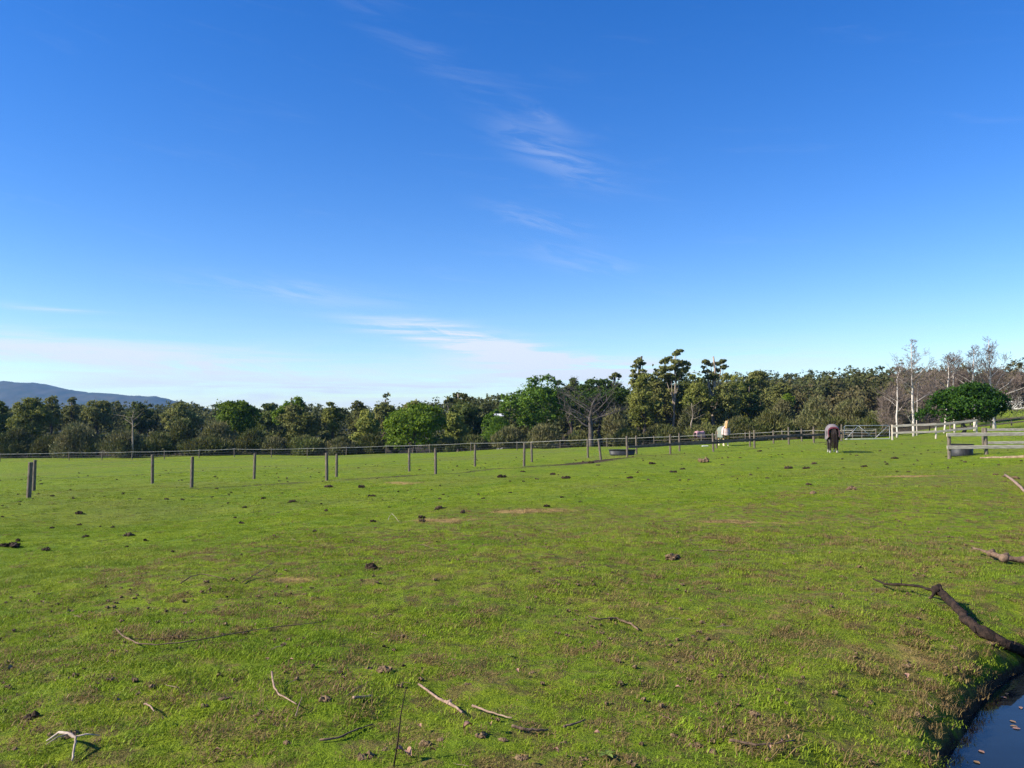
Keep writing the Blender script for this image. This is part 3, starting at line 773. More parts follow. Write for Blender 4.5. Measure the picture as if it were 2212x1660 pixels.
forest('hill_forest', 'gum forest covering the low hill on the right',
       [(56, 78, 136, 165, 45, 6.5, 8.5), (36, 110, 150, 200, 150, 8, 11), (60, 190, 200, 300, 330, 9.5, 12.5), (110, 280, 280, 380, 330, 9.5, 13)], 'forest_red', 72)

forest('understorey', 'low tangled undergrowth between the trunks of the wood',
       [(-110, 62, 117, 128, 150, 2.2, 3.8), (-110, 62, 128, 150, 200, 2.8, 4.6), (46, 90, 122, 152, 90, 2.6, 4.6)], 'scrub_dark', 73, leaf=.36, per=300)
# ---- bare trees
def branch_out(mbs, p, d, length, r, level, rng, levels, droop=0.0, spread=.7):
    """grow a limb and its side shoots; thick wood goes to mbs[0], thin twigs to mbs[1]"""
    n = 3 if level else 4
    pts = [p]; q = p.copy(); dd = d.normalized()
    for i in range(n):
        dd = (dd + Vector((rng.gauss(0, .13), rng.gauss(0, .13), rng.gauss(.03 - droop * (level > 1), .08)))).normalized()
        q = q + dd * (length / n); pts.append(q.copy())
    rs = [r * (1 - .75 * i / n) for i in range(n + 1)]
    tgt = mbs[0] if r > .017 else mbs[1]
    tgt.tube(pts, [max(x, .0085) for x in rs], 5 if r > .03 else 3, False)
    if level >= levels: return
    kids = rng.randint(3, 5) if level else rng.randint(4, 6)
    for k in range(kids):
        f = rng.uniform(.25, 1.0); j = min(int(f * n), n - 1)
        s = pts[j].lerp(pts[j + 1], f * n - j)
        side = Vector((rng.gauss(0, 1), rng.gauss(0, 1), rng.gauss(.25, .5))).normalized()
        nd = (dd * (1 - spread * .5) + side * spread).normalized()
        branch_out(mbs, s, nd, length * rng.uniform(.38, .62), r * rng.uniform(.32, .48), level + 1, rng, levels, droop, spread)

def birch(label, stem_px, depth, r0, arms, seed, levels=4, group='bare white birches on the right', name='birch_tree', bark='white_bark', twig='twig', thick=.34):
    rng = random.Random(seed)
    pts = [at(px, py, depth) for px, py in stem_px]
    b = pts[0]; gz = hz(b.x, b.y)
    root = empty(name, (b.x, b.y, gz)); tag(root, label, 'tree', group)
    o = Vector((b.x, b.y, gz)); pts = [p - o for p in pts]; pts[0].z = -.15
    fine = []
    for a_, c_ in zip(pts[:-1], pts[1:]):
        for k in range(3): fine.append(a_.lerp(c_, k / 3) + Vector((rng.gauss(0, .02), rng.gauss(0, .02), 0)))
    fine.append(pts[-1]); n = len(fine)
    tr = MB(); tr.tube(fine, [r0 * (1.25 if i == 0 else 1) * (1 - .88 * i / (n - 1)) + .008 for i in range(n)], 8)
    tr.build('trunk', M[bark], root, smooth=True)
    wood_, twigs = MB(), MB()
    H = fine[-1].z
    for (f, dirx, ln) in arms:
        j = min(int(f * (n - 1)), n - 2); s = fine[j].lerp(fine[j + 1], f * (n - 1) - j)
        d = Vector((dirx, rng.uniform(-.5, .5), rng.uniform(.55, 1.0)))
        branch_out((wood_, twigs), s, d, ln, r0 * (1 - .8 * f) * thick + .008, 1, rng, levels, .02)
    nn = int(22 + H * 3.2)
    for k in range(nn):
        f = rng.uniform(.45, 1.0); j = min(int(f * (n - 1)), n - 2); s = fine[j].lerp(fine[j + 1], f * (n - 1) - j)
        an = rng.uniform(0, 6.283)
        d = Vector((math.cos(an), math.sin(an), rng.uniform(.4, 1.2)))
        branch_out((wood_, twigs), s, d, H * .17 * (1.35 - f), .013, 2, rng, levels, .02)
    wood_.build('branches', M[bark], root, smooth=True)
    twigs.build('twigs', M[twig], root)
    return root
birch('slender birch on the left of the group, its broken top bending right', [(1938, 946), (1936, 900), (1939, 860), (1938, 820), (1944, 795)], 74, .085,
      [(.38, -1, 1.6), (.45, -1.1, 1.7), (.3, .8, 1.0), (.72, 1.2, 1.4), (.86, 1.3, 1.0), (.12, -1.3, .8)], 5)
birch('tallest near birch with a long low branch rising to the left', [(1974, 943), (1972, 880), (1971, 840), (1969, 795), (1968, 742)], 75, .125,
      [(.10, -1.0, 1.9), (.30, 1.2, 2.0), (.42, -.9, 1.8), (.5, -1.1, 2.4), (.52, 1.0, 2.6), (.6, .9, 2.2), (.66, -.7, 1.5), (.76, .8, 1.5)], 6)
birch('thin purplish young birch close beside the tallest near birch', [(1981, 938), (1980, 900), (1982, 860), (1984, 825)], 76, .04, [(.4, 1.0, .7), (.55, .9, .8), (.3, 1, .6)], 7, levels=2)
birch('birch at the left edge of the domed green tree, with a low forked top', [(2040, 932), (2044, 880), (2047, 840), (2050, 796), (2046, 772)], 78, .09,
      [(.4, -1.2, 2.3), (.5, -1.0, 2.2), (.6, .8, 1.6), (.75, 1, 1.2), (.3, -1.3, 2.2)], 8)
birch('straight birch behind the left half of the domed green tree', [(2063, 934), (2060, 880), (2059, 830), (2060, 792), (2066, 770)], 79, .095,
      [(.45, -.9, 1.6), (.6, .8, 1.4), (.7, -.7, 1.1), (.8, .7, 1.0)], 9)
birch('birch behind the middle of the domed green tree', [(2106, 927), (2104, 870), (2101, 825), (2103, 790), (2104, 756)], 80, .12,
      [(.4, -1.1, 2.6), (.48, -1.0, 2.3), (.6, .8, 1.5), (.72, -.7, 1.3), (.8, .6, 1.2)], 10)
birch('thickest and tallest birch, forking behind the right half of the domed green tree', [(2149, 928), (2144, 890), (2140, 840), (2137, 790), (2136, 736)], 80, .155,
      [(.38, 1.0, 3.6), (.36, -1.1, 3.0), (.42, .7, 3.4), (.44, 1.5, 2.8), (.55, -.6, 2.2), (.62, .7, 2.0), (.7, -.5, 1.8), (.5, -1.0, 2.4), (.75, .5, 1.5)], 11)
# reddish twig thickets behind the birches
for i, (lb, cx, yt, yb, wd, dp) in enumerate([
    ('rosy thicket of bare twigs behind the slender birch', 1932, 838, 935, 84, 92), ('rosy thicket of bare twigs right of the tallest near birch', 2008, 800, 930, 110, 93),
    ('bare reddish thicket above the left of the domed green tree', 2076, 800, 905, 100, 96), ('bare reddish thicket above the right of the domed green tree', 2150, 798, 905, 110, 97),
    ('brownish bare thicket at the right edge of the photo', 2215, 806, 890, 80, 98)]):
    make_tree('bare_thicket', 'twig', lb, cx, yt, yb, wd, dp, shape='dome', group='bare twig thickets behind the birches', seed=120 + i, category='shrub', leaf=.95, brush=.5, elong=20, n=2900, nl=14,
              r_trunk=.05, count=8, inner=.1, trunk='dead_bark')
# the bare grey tree on its dark trunk, and the dead white one at the left
birch('bare grey spreading tree on a thick dark trunk at the far fence', [(1277, 962), (1276, 930), (1274, 905), (1280, 872), (1290, 856)], 101, .36,
      [(.30, -1.6, 3.6), (.34, 1.6, 3.6), (.5, -1.5, 4.6), (.55, 1.3, 4.2), (.6, -.9, 4.0), (.7, .9, 3.2), (.42, -2.0, 4.2), (.45, 1.9, 3.8), (.75, -.6, 3.0), (.65, -1.3, 3.6)], 21, levels=4, thick=.46,
      group=None, name='bare_tree', bark='dead_bark', twig='grey_twig')
birch('dead white-limbed tree standing in brown scrub on the left', [(286, 962), (287, 930), (286, 905), (290, 888)], 108, .13,
      [(.5, -1.6, 2.0), (.62, 1.4, 2.2), (.7, -1.5, 2.6), (.8, 1.2, 1.8), (.9, -.7, 1.2), (.42, 1.5, 1.4)], 22, levels=2, group=None, name='dead_tree', bark='pale_bark', twig='grey_twig')
birch('pale twisted dead gum stem behind the pink-rugged horse', [(1494, 950), (1493, 915), (1497, 898), (1494, 872)], 104, .10,
      [(.5, 1.3, 1.8), (.62, -.9, 1.4), (.7, 1.2, 1.5), (.9, 1.2, 1.6)], 23, levels=2, group=None, name='dead_tree', bark='pale_bark', twig='grey_twig')

# ------------------------------------------------------------------ buildings half hidden
def house(label, c, wx, wy, h, roof_mat, rise=1.1):
    root = empty('house', c); tag(root, label, 'house')
    mb = MB()
    mb.v += [Vector((sx * wx / 2, sy * wy / 2, z)) for z in (-.3, h) for sx, sy in ((-1, -1), (1, -1), (1, 1), (-1, 1))]
    mb.f += [(0, 1, 5, 4), (1, 2, 6, 5), (2, 3, 7, 6), (3, 0, 4, 7)]
    mb.build('wall', M['wall'], root)
    e = .5; rb = MB()
    for z0, off in ((h + .02, 0), (h + .14, .12)):
        rb.v += [Vector((-wx / 2 - e, -wy / 2 - e, z0)), Vector((wx / 2 + e, -wy / 2 - e, z0)), Vector((wx / 2 + e, wy / 2 + e, z0)), Vector((-wx / 2 - e, wy / 2 + e, z0)),
                 Vector((-wx / 2 - e, 0, z0 + rise)), Vector((wx / 2 + e, 0, z0 + rise))]
    rb.f += [(6, 7, 11, 10), (8, 9, 10, 11), (1, 0, 4, 5), (3, 2, 5, 4), (0, 1, 7, 6), (2, 3, 9, 8), (6, 10, 4, 0), (3, 4, 10, 9), (7, 1, 5, 11), (5, 2, 8, 11)]
    rb.build('roof', M[roof_mat], root)
    wn = MB(); wn.beam((-wx / 2 + 1.2, -wy / 2 - .01, h * .55), (-wx / 2 + 2.4, -wy / 2 - .01, h * .55), .06, .9); wn.build('window', M['black_rubber'], root)
    return root
c = at(2270, HZ, 112); house('pale farmhouse with a light green roof, cut off by the right edge', (c.x, c.y, hz(c.x, c.y)), 7.2, 6, 2.6, 'roof')
c = at(1079, HZ, 134); g = hz(c.x, c.y); house('white roofed shed showing through a gap in the trees at centre', (c.x, c.y, g), 1.0, 1.2, at(1079, 900, 134).z - g, 'white_roof', .3)

# ------------------------------------------------------------------ fences
rngf = random.Random(3)
def post_mb(h, r, lean=(0, 0), sides=9):
    mb = MB()
    mb.tube([(0, 0, -.35), (0, 0, .02), (lean[0] * .5, lean[1] * .5, h * .5), (lean[0], lean[1], h - .015), (lean[0], lean[1], h)], [r * 1.04, r * 1.02, r, r * .97, r * .8], sides)
    return mb
def post(root, p, h, r, lean=(0, 0), mat='post'):
    o = root.location
    return post_mb(h, r, lean).build('post', M[mat], root, (p.x - o.x, p.y - o.y, p.z - o.z), smooth=False)
def fence_root(p, label, group=None, name='fence'):
    return tag(empty(name, (p.x, p.y, p.z)), label, 'fence', group)
def rail(root, a, b, ha, hb, wide, high, mat, name='rail', off=Vector((0, 0, 0))):
    o = root.location
    sag = [rngf.uniform(-.012, .012) for _ in range(5)]
    return MB().beam(a + Vector((0, 0, ha)) + off - o, b + Vector((0, 0, hb)) + off - o, wide, high, .01, sag=sag).build(name, M[mat], root)
def wire(root, pts, h, r=.003, name='wire', mat='wire'):
    o = root.location
    return MB().tube([p + Vector((0, 0, h)) - o for p in pts], r, 4, False).build(name, M[mat], root)

for p in ROWA + ROWB: p.z = hz(p.x, p.y)
A = fence_root(ROWA[0], 'nearer row of round posts crossing the paddock, with a shade-darkened rail from its middle on')
for i, p in enumerate(ROWA):
    ln = (-.13, .0) if i == 5 else (rngf.uniform(-.03, .03) + (.05 if i == 0 else 0), rngf.uniform(-.03, .03))
    post(A, p, 1.24 + (-.04 if i == 5 else rngf.uniform(-.03, .05)), .068 if i else .078, ln)
dirA = (ROWA[8] - ROWA[6]).normalized(); sideA = Vector((dirA.y, -dirA.x, 0)) * .085
for i in range(6, 12):
    rail(A, ROWA[i], ROWA[i + 1], .60, .60, .045, .15, 'shaded_rail', off=sideA)
wire(A, ROWA[:7], 1.05); wire(A, ROWA[:7], .62)
B = fence_root(ROWB[0], 'farther row of round posts running beside the first through the paddock')
for i, p in enumerate(ROWB):
    post(B, p, (1.22 if i < 12 else 1.05) + rngf.uniform(-.04, .05), .066, (rngf.uniform(-.03, .03), rngf.uniform(-.03, .03)))
for i in range(8, 13): rail(B, ROWB[i], ROWB[i + 1], .58, .58, .045, .12, 'shaded_rail', off=sideA)
wire(B, ROWB[:9], 1.0); wire(B, ROWB[:9], .6)

C = fence_root(FARP[1], 'long boundary fence with a pale top tape along the wood')
for i, p in enumerate(FARP):
    post(C, p, 1.12 + rngf.uniform(-.04, .06), .05 if i < 18 else .062, (rngf.uniform(-.03, .03), 0))
o = C.location
for a_, b_ in zip(FARP[:-1], FARP[1:]):
    sag = [0, -.03, -.04, -.03, 0]
    MB().beam(a_ + Vector((0, -.06, .98)) - o, b_ + Vector((0, -.06, .98)) - o, .012, .032, .003, sag=sag).build('tape', M['tape'], C)
wire(C, FARP, .6, .006); wire(C, FARP, .35, .006)
for i in range(17, len(FARP) - 1): rail(C, FARP[i], FARP[i + 1], .58, .58, .04, .07, 'post', off=Vector((0, -.05, 0)))

# steel gate between the fence and the timber rails
gl = at(1822, 951, 64); gr = at(1923, 949, 64.3)
for p in (gl, gr): p.z = hz(p.x, p.y)
G = tag(empty('gate', (gl.x, gl.y, gl.z)), 'long galvanised steel gate with zigzag bracing', 'gate')
vec = gr - gl; Lg = Vector((vec.x, vec.y, 0)).length; ug = vec / Lg
def gp(s, h): return ug * (s * Lg) + Vector((0, 0, h))
fr = MB(); top, bot = 1.17, .10
fr.tube([gp(.02, bot), gp(.02, top - .08), gp(.045, top), gp(.98, top), gp(.99, top - .05), gp(.99, bot), gp(.02, bot)], .027, 8)
fr.build('frame', M['steel'], G, smooth=True)
for s0, h0, s1, h1 in ((.05, bot, .32, top), (.32, top, .66, bot), (.66, bot, .97, top)): MB().tube([gp(s0, h0), gp(s1, h1)], .018, 6).build('brace', M['steel'], G, smooth=True)
for h in (.36, .62, .9): MB().tube([gp(.02, h), gp(.99, h)], .013, 6).build('bar', M['steel'], G, smooth=True)

# timber rail fence right of the gate
D = fence_root(gr, 'two-rail timber fence between the steel gate and the domed green tree')
PD = [at(px, py, Y) for px, py, Y in ((1928, 951, 64.2), (2022, 947, 64), (2110, 943, 64.3))]
for p in PD: p.z = hz(p.x, p.y); post(D, p, 1.22, .075, mat='rail')
for a_, b_ in zip(PD[:-1], PD[1:]):
    rail(D, a_, b_, 1.12, 1.15, .05, .17, 'rail', off=Vector((0, -.1, 0))); rail(D, a_, b_, .55, .58, .05, .16, 'rail', off=Vector((0, -.1, 0)))
# timber fence in front, and the pen behind it
E = fence_root(at(2049, 991, 38.5), 'nearest timber fence at the right edge, with two broad pale rails')
PE = [at(px, 988, 38.5) for px in (2051, 2131, 2222, 2310)]
for i, p in enumerate(PE): p.z = hz(p.x, p.y); post(E, p, (1.12, 1.28, 1.2, 1.2)[i], .085, (-.03 if i == 1 else 0, 0), 'post')
ztop = at(2060, 939.5, 38.4).z; zlow = at(2060, 967, 38.4).z
o = E.location
for zz, hh in ((ztop, .17), (zlow, .17)):
    for j in range(1):
        sag = [rngf.uniform(-.006, .006) for _ in range(5)]
        MB().beam(Vector((PE[0].x - .16, 38.4, zz)) - o, Vector((PE[3].x + .2, 38.4, zz + .06)) - o, .05, hh, .012, sag=sag).build('rail', M['rail'], E)
Fp = fence_root(at(2140, 982, 46), 'brown pen rails just behind the nearest timber fence')
PF = [at(px, 965, 46.5) for px in (2124, 2226, 2330)]
for p in PF: p.z = hz(p.x, p.y); post(Fp, p, 1.15, .07)
for h in (1.02, .40): rail(Fp, PF[0], PF[2], at(2150, 929.5 if h > 1 else 957, 46.5).z - PF[0].z, at(2150, 927 if h > 1 else 955, 46.5).z - PF[2].z, .05, .15, 'rail', off=Vector((0, -.1, 0)))
H_ = fence_root(at(2060, 925, 86), 'far timber fence under the birches at the right edge')
PH = [at(px, 918, 86) for px in (2052, 2096, 2140, 2185, 2230, 2280)]
for p in PH: p.z = hz(p.x, p.y); post(H_, p, .95, .07)
for a_, b_ in zip(PH[:-1], PH[1:]):
    for h in (.80, .36): rail(H_, a_, b_, h, h, .05, .15, 'shaded_rail' if a_.x < PH[2].x else 'post', off=Vector((0, -.1, 0)))

# ------------------------------------------------------------------ tubs, plank, log
def tub(name, label, c, r0, r1, h, mat, sx=1.0, rings=3):
    root = empty(name, c); tag(root, label, 'tub')
    n = 32; mb = MB(); prof = [(r0, 0), (r0 + (r1 - r0) * .33, h * .33), (r0 + (r1 - r0) * .36, h * .36), (r0 + (r1 - r0) * .66, h * .66), (r0 + (r1 - r0) * .69, h * .69), (r1, h), (r1 + .02, h), (r1 + .02, h + .02), (r1 - .035, h + .02), (r1 - .05, h * .9), (r0 - .05, .05)]
    prof = [(r + (.012 if i in (1, 3) else 0), z) for i, (r, z) in enumerate(prof)]
    for r, z in prof:
        for k in range(n): mb.v.append(Vector((math.cos(k * 2 * math.pi / n) * r * sx, math.sin(k * 2 * math.pi / n) * r, z)))
    for i in range(len(prof) - 1):
        for k in range(n): mb.f.append((i * n + k, i * n + (k + 1) % n, (i + 1) * n + (k + 1) % n, (i + 1) * n + k))
    mb.f.append(tuple((len(prof) - 1) * n + k for k in range(n)))
    mb.build('shell', M[mat], root, smooth=True)
    v = [(0, 0, h * .7)] + [(math.cos(k * 2 * math.pi / n) * (r1 - .09) * sx, math.sin(k * 2 * math.pi / n) * (r1 - .09), h * .7) for k in range(n)]
    link('water', mesh_np('water', v, [(0, k + 1, (k + 1) % n + 1) for k in range(n)], M['water']), root)
    return root
c = ground(2076, 985); tub('water_tub', 'round black water tub behind the nearest timber fence', c, .50, .56, .56, 'black_rubber')
c = ground(1344, 984); tub('feed_trough', 'low black oval trough in the grass between the post rows', c, .40, .46, .36, 'black_rubber', sx=1.9)
c = ground(1523, 965)
mb = MB(); mb.beam((-.24, 0, .04), (.24, .02, .05), .2, .07, .01); tag(mb.build('plank', M['white_plank'], None, c), 'small white plank lying in the grass left of the pale-headed horse', 'plank')

# ------------------------------------------------------------------ horses
def capsule(bm, p0, r0, p1, r1, squash=1.0):
    """a tapered limb: hull of two balls"""
    tmp = bmesh.new()
    for p, r in ((p0, r0), (p1, r1)):
        ry = r * squash
        bmesh.ops.create_icosphere(tmp, subdivisions=2, radius=1.0, matrix=Matrix.Translation(Vector(p)) @ Matrix.Diagonal((r, ry, r, 1)))
    res = bmesh.ops.convex_hull(tmp, input=tmp.verts)
    bmesh.ops.delete(tmp, geom=[g for g in set(res['geom_interior']) | set(res['geom_unused']) if isinstance(g, bmesh.types.BMVert)], context='VERTS')
    me = bpy.data.meshes.new('limb_tmp'); tmp.to_mesh(me); tmp.free()
    bm.from_mesh(me); bpy.data.meshes.remove(me)

def horse_body(head_up, turn=0.0, step=(.0, .0, .0, .0)):
    bm = bmesh.new()
    C = lambda a, ra, b, rb, s=1.0: capsule(bm, a, ra, b, rb, s)
    C((-.62, 0, 1.20), .27, (-.25, 0, 1.14), .29, .95); C((-.25, 0, 1.14), .30, (.25, 0, 1.12), .30, .92); C((.25, 0, 1.12), .30, (.56, 0, 1.17), .27, .85)
    C((.42, 0, 1.38), .12, (.1, 0, 1.30), .14, .8); C((-.55, 0, 1.32), .16, (-.2, 0, 1.27), .16, .9)
    for s in (-1, 1):                                   # legs: shoulder, knee, fetlock, hoof / stifle, hock
        o = step[0 if s < 0 else 1]
        C((.50, s * .14, 1.08), .17, (.48, s * .17, .80), .105); C((.48, s * .17, .80), .10, (.50 + o, s * .17, .46), .062)
        C((.50 + o, s * .17, .46), .058, (.50 + o, s * .17, .14), .040); C((.50 + o, s * .17, .14), .045, (.54 + o, s * .17, .045), .055); C((.54 + o, s * .17, .05), .055, (.565 + o, s * .17, .028), .06)
        o = step[2 if s < 0 else 3]
        C((-.62, s * .13, 1.12), .22, (-.48, s * .19, .86), .15); C((-.48, s * .19, .86), .13, (-.74 + o, s * .18, .54), .07)
        C((-.74 + o, s * .18, .54), .062, (-.70 + o, s * .18, .15), .043); C((-.70 + o, s * .18, .15), .046, (-.66 + o, s * .18, .045), .055); C((-.66 + o, s * .18, .05), .055, (-.635 + o, s * .18, .028), .06)
    if head_up:
        ct, st = math.cos(turn), math.sin(turn)
        poll = Vector((.98 + .0, .10 * st, 1.83)); hd = Vector((ct * .52, st * .52, -.42))
        C((.56, 0, 1.25), .23, (.78, .03 * st, 1.50), .165, .7); C((.78, .03 * st, 1.50), .17, poll - Vector((.03, 0, .06)), .115, .7)
    else:
        poll = Vector((1.22, .05, .62)); hd = Vector((.10, .02, -.54))
        C((.60, 0, 1.22), .22, (.92, .02, .98), .16, .7); C((.92, .02, .98), .16, poll, .115, .7)
    muz = poll + hd
    C(poll, .115, poll + hd * .45, .105, .85); C(poll + hd * .45, .098, muz, .068, .95); C(muz - hd * .12, .07, muz, .062, 1.1)
    side = hd.cross(Vector((0, 0, 1))).normalized()
    upv = side.cross(hd).normalized()
    for s in (-1, 1):                                   # ears and brow
        b = poll + side * s * .065 + upv * .07 - hd * .06
        C(b, .032, b + upv * .13 - hd * .12 + side * s * .02, .010)
        e = poll + hd * .33 + side * s * .085 + upv * .04; C(e, .028, e + hd * .02, .024)
    me = bpy.data.meshes.new('horse_raw'); bm.to_mesh(me); bm.free()
    ob = bpy.data.objects.new('horse_raw', me); COL.objects.link(ob)
    md = ob.modifiers.new('r', 'REMESH'); md.mode = 'VOXEL'; md.voxel_size = .026
    ms = ob.modifiers.new('s', 'SMOOTH'); ms.factor = .5; ms.iterations = 3
    dg = bpy.context.evaluated_depsgraph_get()
    out = bpy.data.meshes.new_from_object(ob.evaluated_get(dg))
    bpy.data.objects.remove(ob); bpy.data.meshes.remove(me)
    out.polygons.foreach_set('use_smooth', np.ones(len(out.polygons), bool))
    return out, poll, hd, muz

def coat(name, body, low, leg_z, points=None):
    m = bpy.data.materials.new(name); m.use_nodes = True
    t = NT(m.node_tree); bs = t.n['Principled BSDF']
    ob = t.node('ShaderNodeTexCoord').outputs['Object']
    s = t.node('ShaderNodeSeparateXYZ'); t.l.new(ob, s.inputs[0])
    nz = t.noise(ob, 5, 3)
    base = t.mix(t.ramp(nz, .35, .65), body, tuple(c_ * .8 for c_ in body))
    k = t.ramp(t.math('ADD', s.outputs[2], t.math('MULTIPLY', t.math('SUBTRACT', nz, .5), .2)), leg_z - .05, leg_z + .05, 1, 0)
    t.l.new(t.mix(k, base, low), bs.inputs['Base Color']); bs.inputs['Roughness'].default_value = .6
    return m
def rug_mesh(bottom, rear, front, offs, chest=True):
    """a horse rug: a sheet bent over the back, hanging below the belly, open at the tail"""
    xs = np.linspace(rear, front, 26); cols = 25; v = []
    for i, x in enumerate(xs):
        top = np.interp(x, [-.92, -.80, -.5, -.1, .3, .55, .75], [1.28, 1.44, 1.51, 1.43, 1.46, 1.50, 1.50]) + offs
        hw = np.interp(x, [-.92, -.8, -.55, 0, .4, .6, .75], [.22, .275, .305, .31, .30, .27, .20]) + offs
        for j in range(cols):
            s = j / (cols - 1) * 2 - 1; a = abs(s)
            if a < .5:
                th = a / .5 * math.pi / 2
                y = hw * math.sin(th); z = top - (top - 1.16) * (1 - math.cos(th))
            else:
                q = (a - .5) / .5
                bz = bottom + (.18 * max(0, (-.6 - x) / .32)) ** 1.0
                y = hw + .015 * math.sin(q * 6 + x * 7) * q; z = 1.16 + (bz - 1.16) * q
            xx = x + (.28 * (1 - a) if False else 0) - (.10 * a if i == 0 else 0)
            v.append((xx, y * (1 if s > 0 else -1), z + .008 * math.sin(x * 23 + s * 9)))
    f = [(i * cols + j, i * cols + j + 1, (i + 1) * cols + j + 1, (i + 1) * cols + j) for i in range(len(xs) - 1) for j in range(cols - 1)]
    return v, f
def add_rug(root, name, mat, **kw):
    v, f = rug_mesh(**kw)
    ob = link(name, mesh_np(name, v, f, mat, True), root)
    md = ob.modifiers.new('thickness', 'SOLIDIFY'); md.thickness = .018; md.offset = 1
    return ob
def hair_strip(root, name, pts, wide, mat, seed, n=60, spread=.05, rad=.011):
    rng = random.Random(seed); mb = MB()
    for k in range(n):
        a = rng.uniform(-1, 1); b = rng.uniform(-1, 1)
        line = [p + Vector((b * spread * .6, a * wide * (.35 + .65 * min(1, i / 2)), rng.uniform(-.015, .015))) for i, p in enumerate(pts)]
        mb.tube(line, [rad * (1 - .5 * i / (len(line) - 1)) for i in range(len(line))], 4, False)
    return mb.build(name, mat, root, smooth=True)

M['bay'] = coat('dark_bay_coat', (.022, .012, .009), (.44, .40, .35), .12)
M['palomino'] = coat('palomino_coat', (.50, .28, .10), (.66, .56, .34), .5)
M['chestnut'] = coat('chestnut_coat', (.08, .04, .025), (.06, .03, .02), .2)
M['black_hair'] = mat_basic('black_horsehair', (.018, .012, .011), .5, (.035, .022, .018), 30)
M['cream_hair'] = mat_basic('cream_horsehair', (.80, .70, .50), .55, (.66, .54, .36), 30)
M['rug_mauve'] = mat_basic('mauve_grey_canvas', (.20, .17, .175), .9, (.155, .135, .14), 9, .2)
M['rug_trim'] = mat_basic('maroon_binding', (.10, .02, .03), .8)
M['rug_green'] = mat_basic('grey_green_canvas', (.20, .225, .185), .9, (.15, .17, .14), 9, .2)
M['rug_white'] = mat_basic('pale_pink_fleece', (.56, .45, .42), .9, (.44, .31, .29), 12, .3)
M['rug_pink'] = mat_basic('faded_pink_canvas', (.52, .30, .31), .9, (.40, .20, .22), 9, .2)

def horse(label, px, py, Yd, heading, scale, coat_mat, hair, head_up, turn, rug_mat, tail=True, seed=0, steps=(0, 0, 0, 0), bottom=.62):
    c = at(px, HZ, Yd); gz = hz(c.x, c.y)
    root = empty('horse', (c.x, c.y, gz), heading); root.scale = (scale,) * 3
    tag(root, label, 'horse', 'rugged horses in the paddock')
    me, poll, hd, muz = horse_body(head_up, turn, steps); me.materials.append(M[coat_mat])
    link('body', me, root)
    hair_strip(root, 'tail', [Vector((-.84, 0, 1.30)), Vector((-.95, 0, 1.20)), Vector((-.98, 0, .95)), Vector((-.97, 0, .62)), Vector((-.95, 0, .26 if coat_mat == 'bay' else .5))], .15 if coat_mat == 'bay' else .1, M[hair], seed, 70)
    nb = Vector((.50, 0, 1.45)) if head_up else Vector((.55, 0, 1.42))
    mid = nb.lerp(poll, .5) + Vector((-.05, 0, .06))
    mn = MB(); rng = random.Random(seed + 4)
    for k in range(46):
        f = rng.random(); q = nb.lerp(poll + Vector((0, 0, .1)), f) + Vector((-.02, 0, .10 * math.sin(f * 3.1)))
        sd = rng.choice((-1, 1, 1)) * rng.uniform(.06, .12)
        mn.tube([q, q + Vector((-.02, sd, -.04)), q + Vector((-.05, sd * 1.25, -.22))], [.014, .012, .006], 4, False)
    for k in range(8):
        mn.tube([poll + Vector((0, rng.uniform(-.03, .03), .11)), poll + hd * .28 + hd.cross(Vector((0, 0, 1))).normalized() * rng.uniform(-.05, .05) + Vector((.05, 0, .08))], [.014, .006], 4, False)
    mn.build('mane', M[hair], root, smooth=True)
    return root, poll, hd
h1, _, _ = horse('dark horse grazing with its back to us, long tail and white socks, mauve-grey rug', 1797, 978, 45, R(74), 1.03, 'bay', 'black_hair', False, 0, 'rug_mauve', seed=1, steps=(.12, -.05, .05, -.02))
add_rug(h1, 'rug', M['rug_mauve'], bottom=.68, rear=-.90, front=.62, offs=.03)
v, f = rug_mesh(.67, -.925, -.86, .034); link('rug_binding', mesh_np('rug_binding', v, f, M['rug_trim'], True), h1).modifiers.new('thickness', 'SOLIDIFY').thickness = .016
h2, poll, hd = horse('pale golden horse standing head up and facing us in a grey-green rug', 1563, 964, 66, R(-87), 1.05, 'palomino', 'cream_hair', True, R(-22), 'rug_green', seed=2, steps=(.04, -.06, .03, -.05))
add_rug(h2, 'rug', M['rug_green'], bottom=.62, rear=-.92, front=.62, offs=.03)
v, f = rug_mesh(.86, .55, .74, .045); link('rug_fleece_front', mesh_np('rug_fleece_front', v, f, M['rug_white'], True), h2).modifiers.new('thickness', 'SOLIDIFY').thickness = .02
cb = MB()
for k in range(7):                                      # the fleece breast panel that closes the rug in front
    z = 1.34 - k * .075; cb.tube([(.66, -.22, z), (.80, -.12, z - .03), (.84, 0, z - .04), (.80, .12, z - .03), (.66, .22, z)], .05, 6)
cb.build('breast_flap', M['rug_white'], h2, smooth=True)
h3, _, _ = horse('small distant horse in a faded pink rug, head down beyond the boundary fence', 1512, 952, 101, R(35), .98, 'chestnut', 'black_hair', False, 0, 'rug_pink', seed=3)
add_rug(h3, 'rug', M['rug_pink'], bottom=.66, rear=-.90, front=.62, offs=.03)

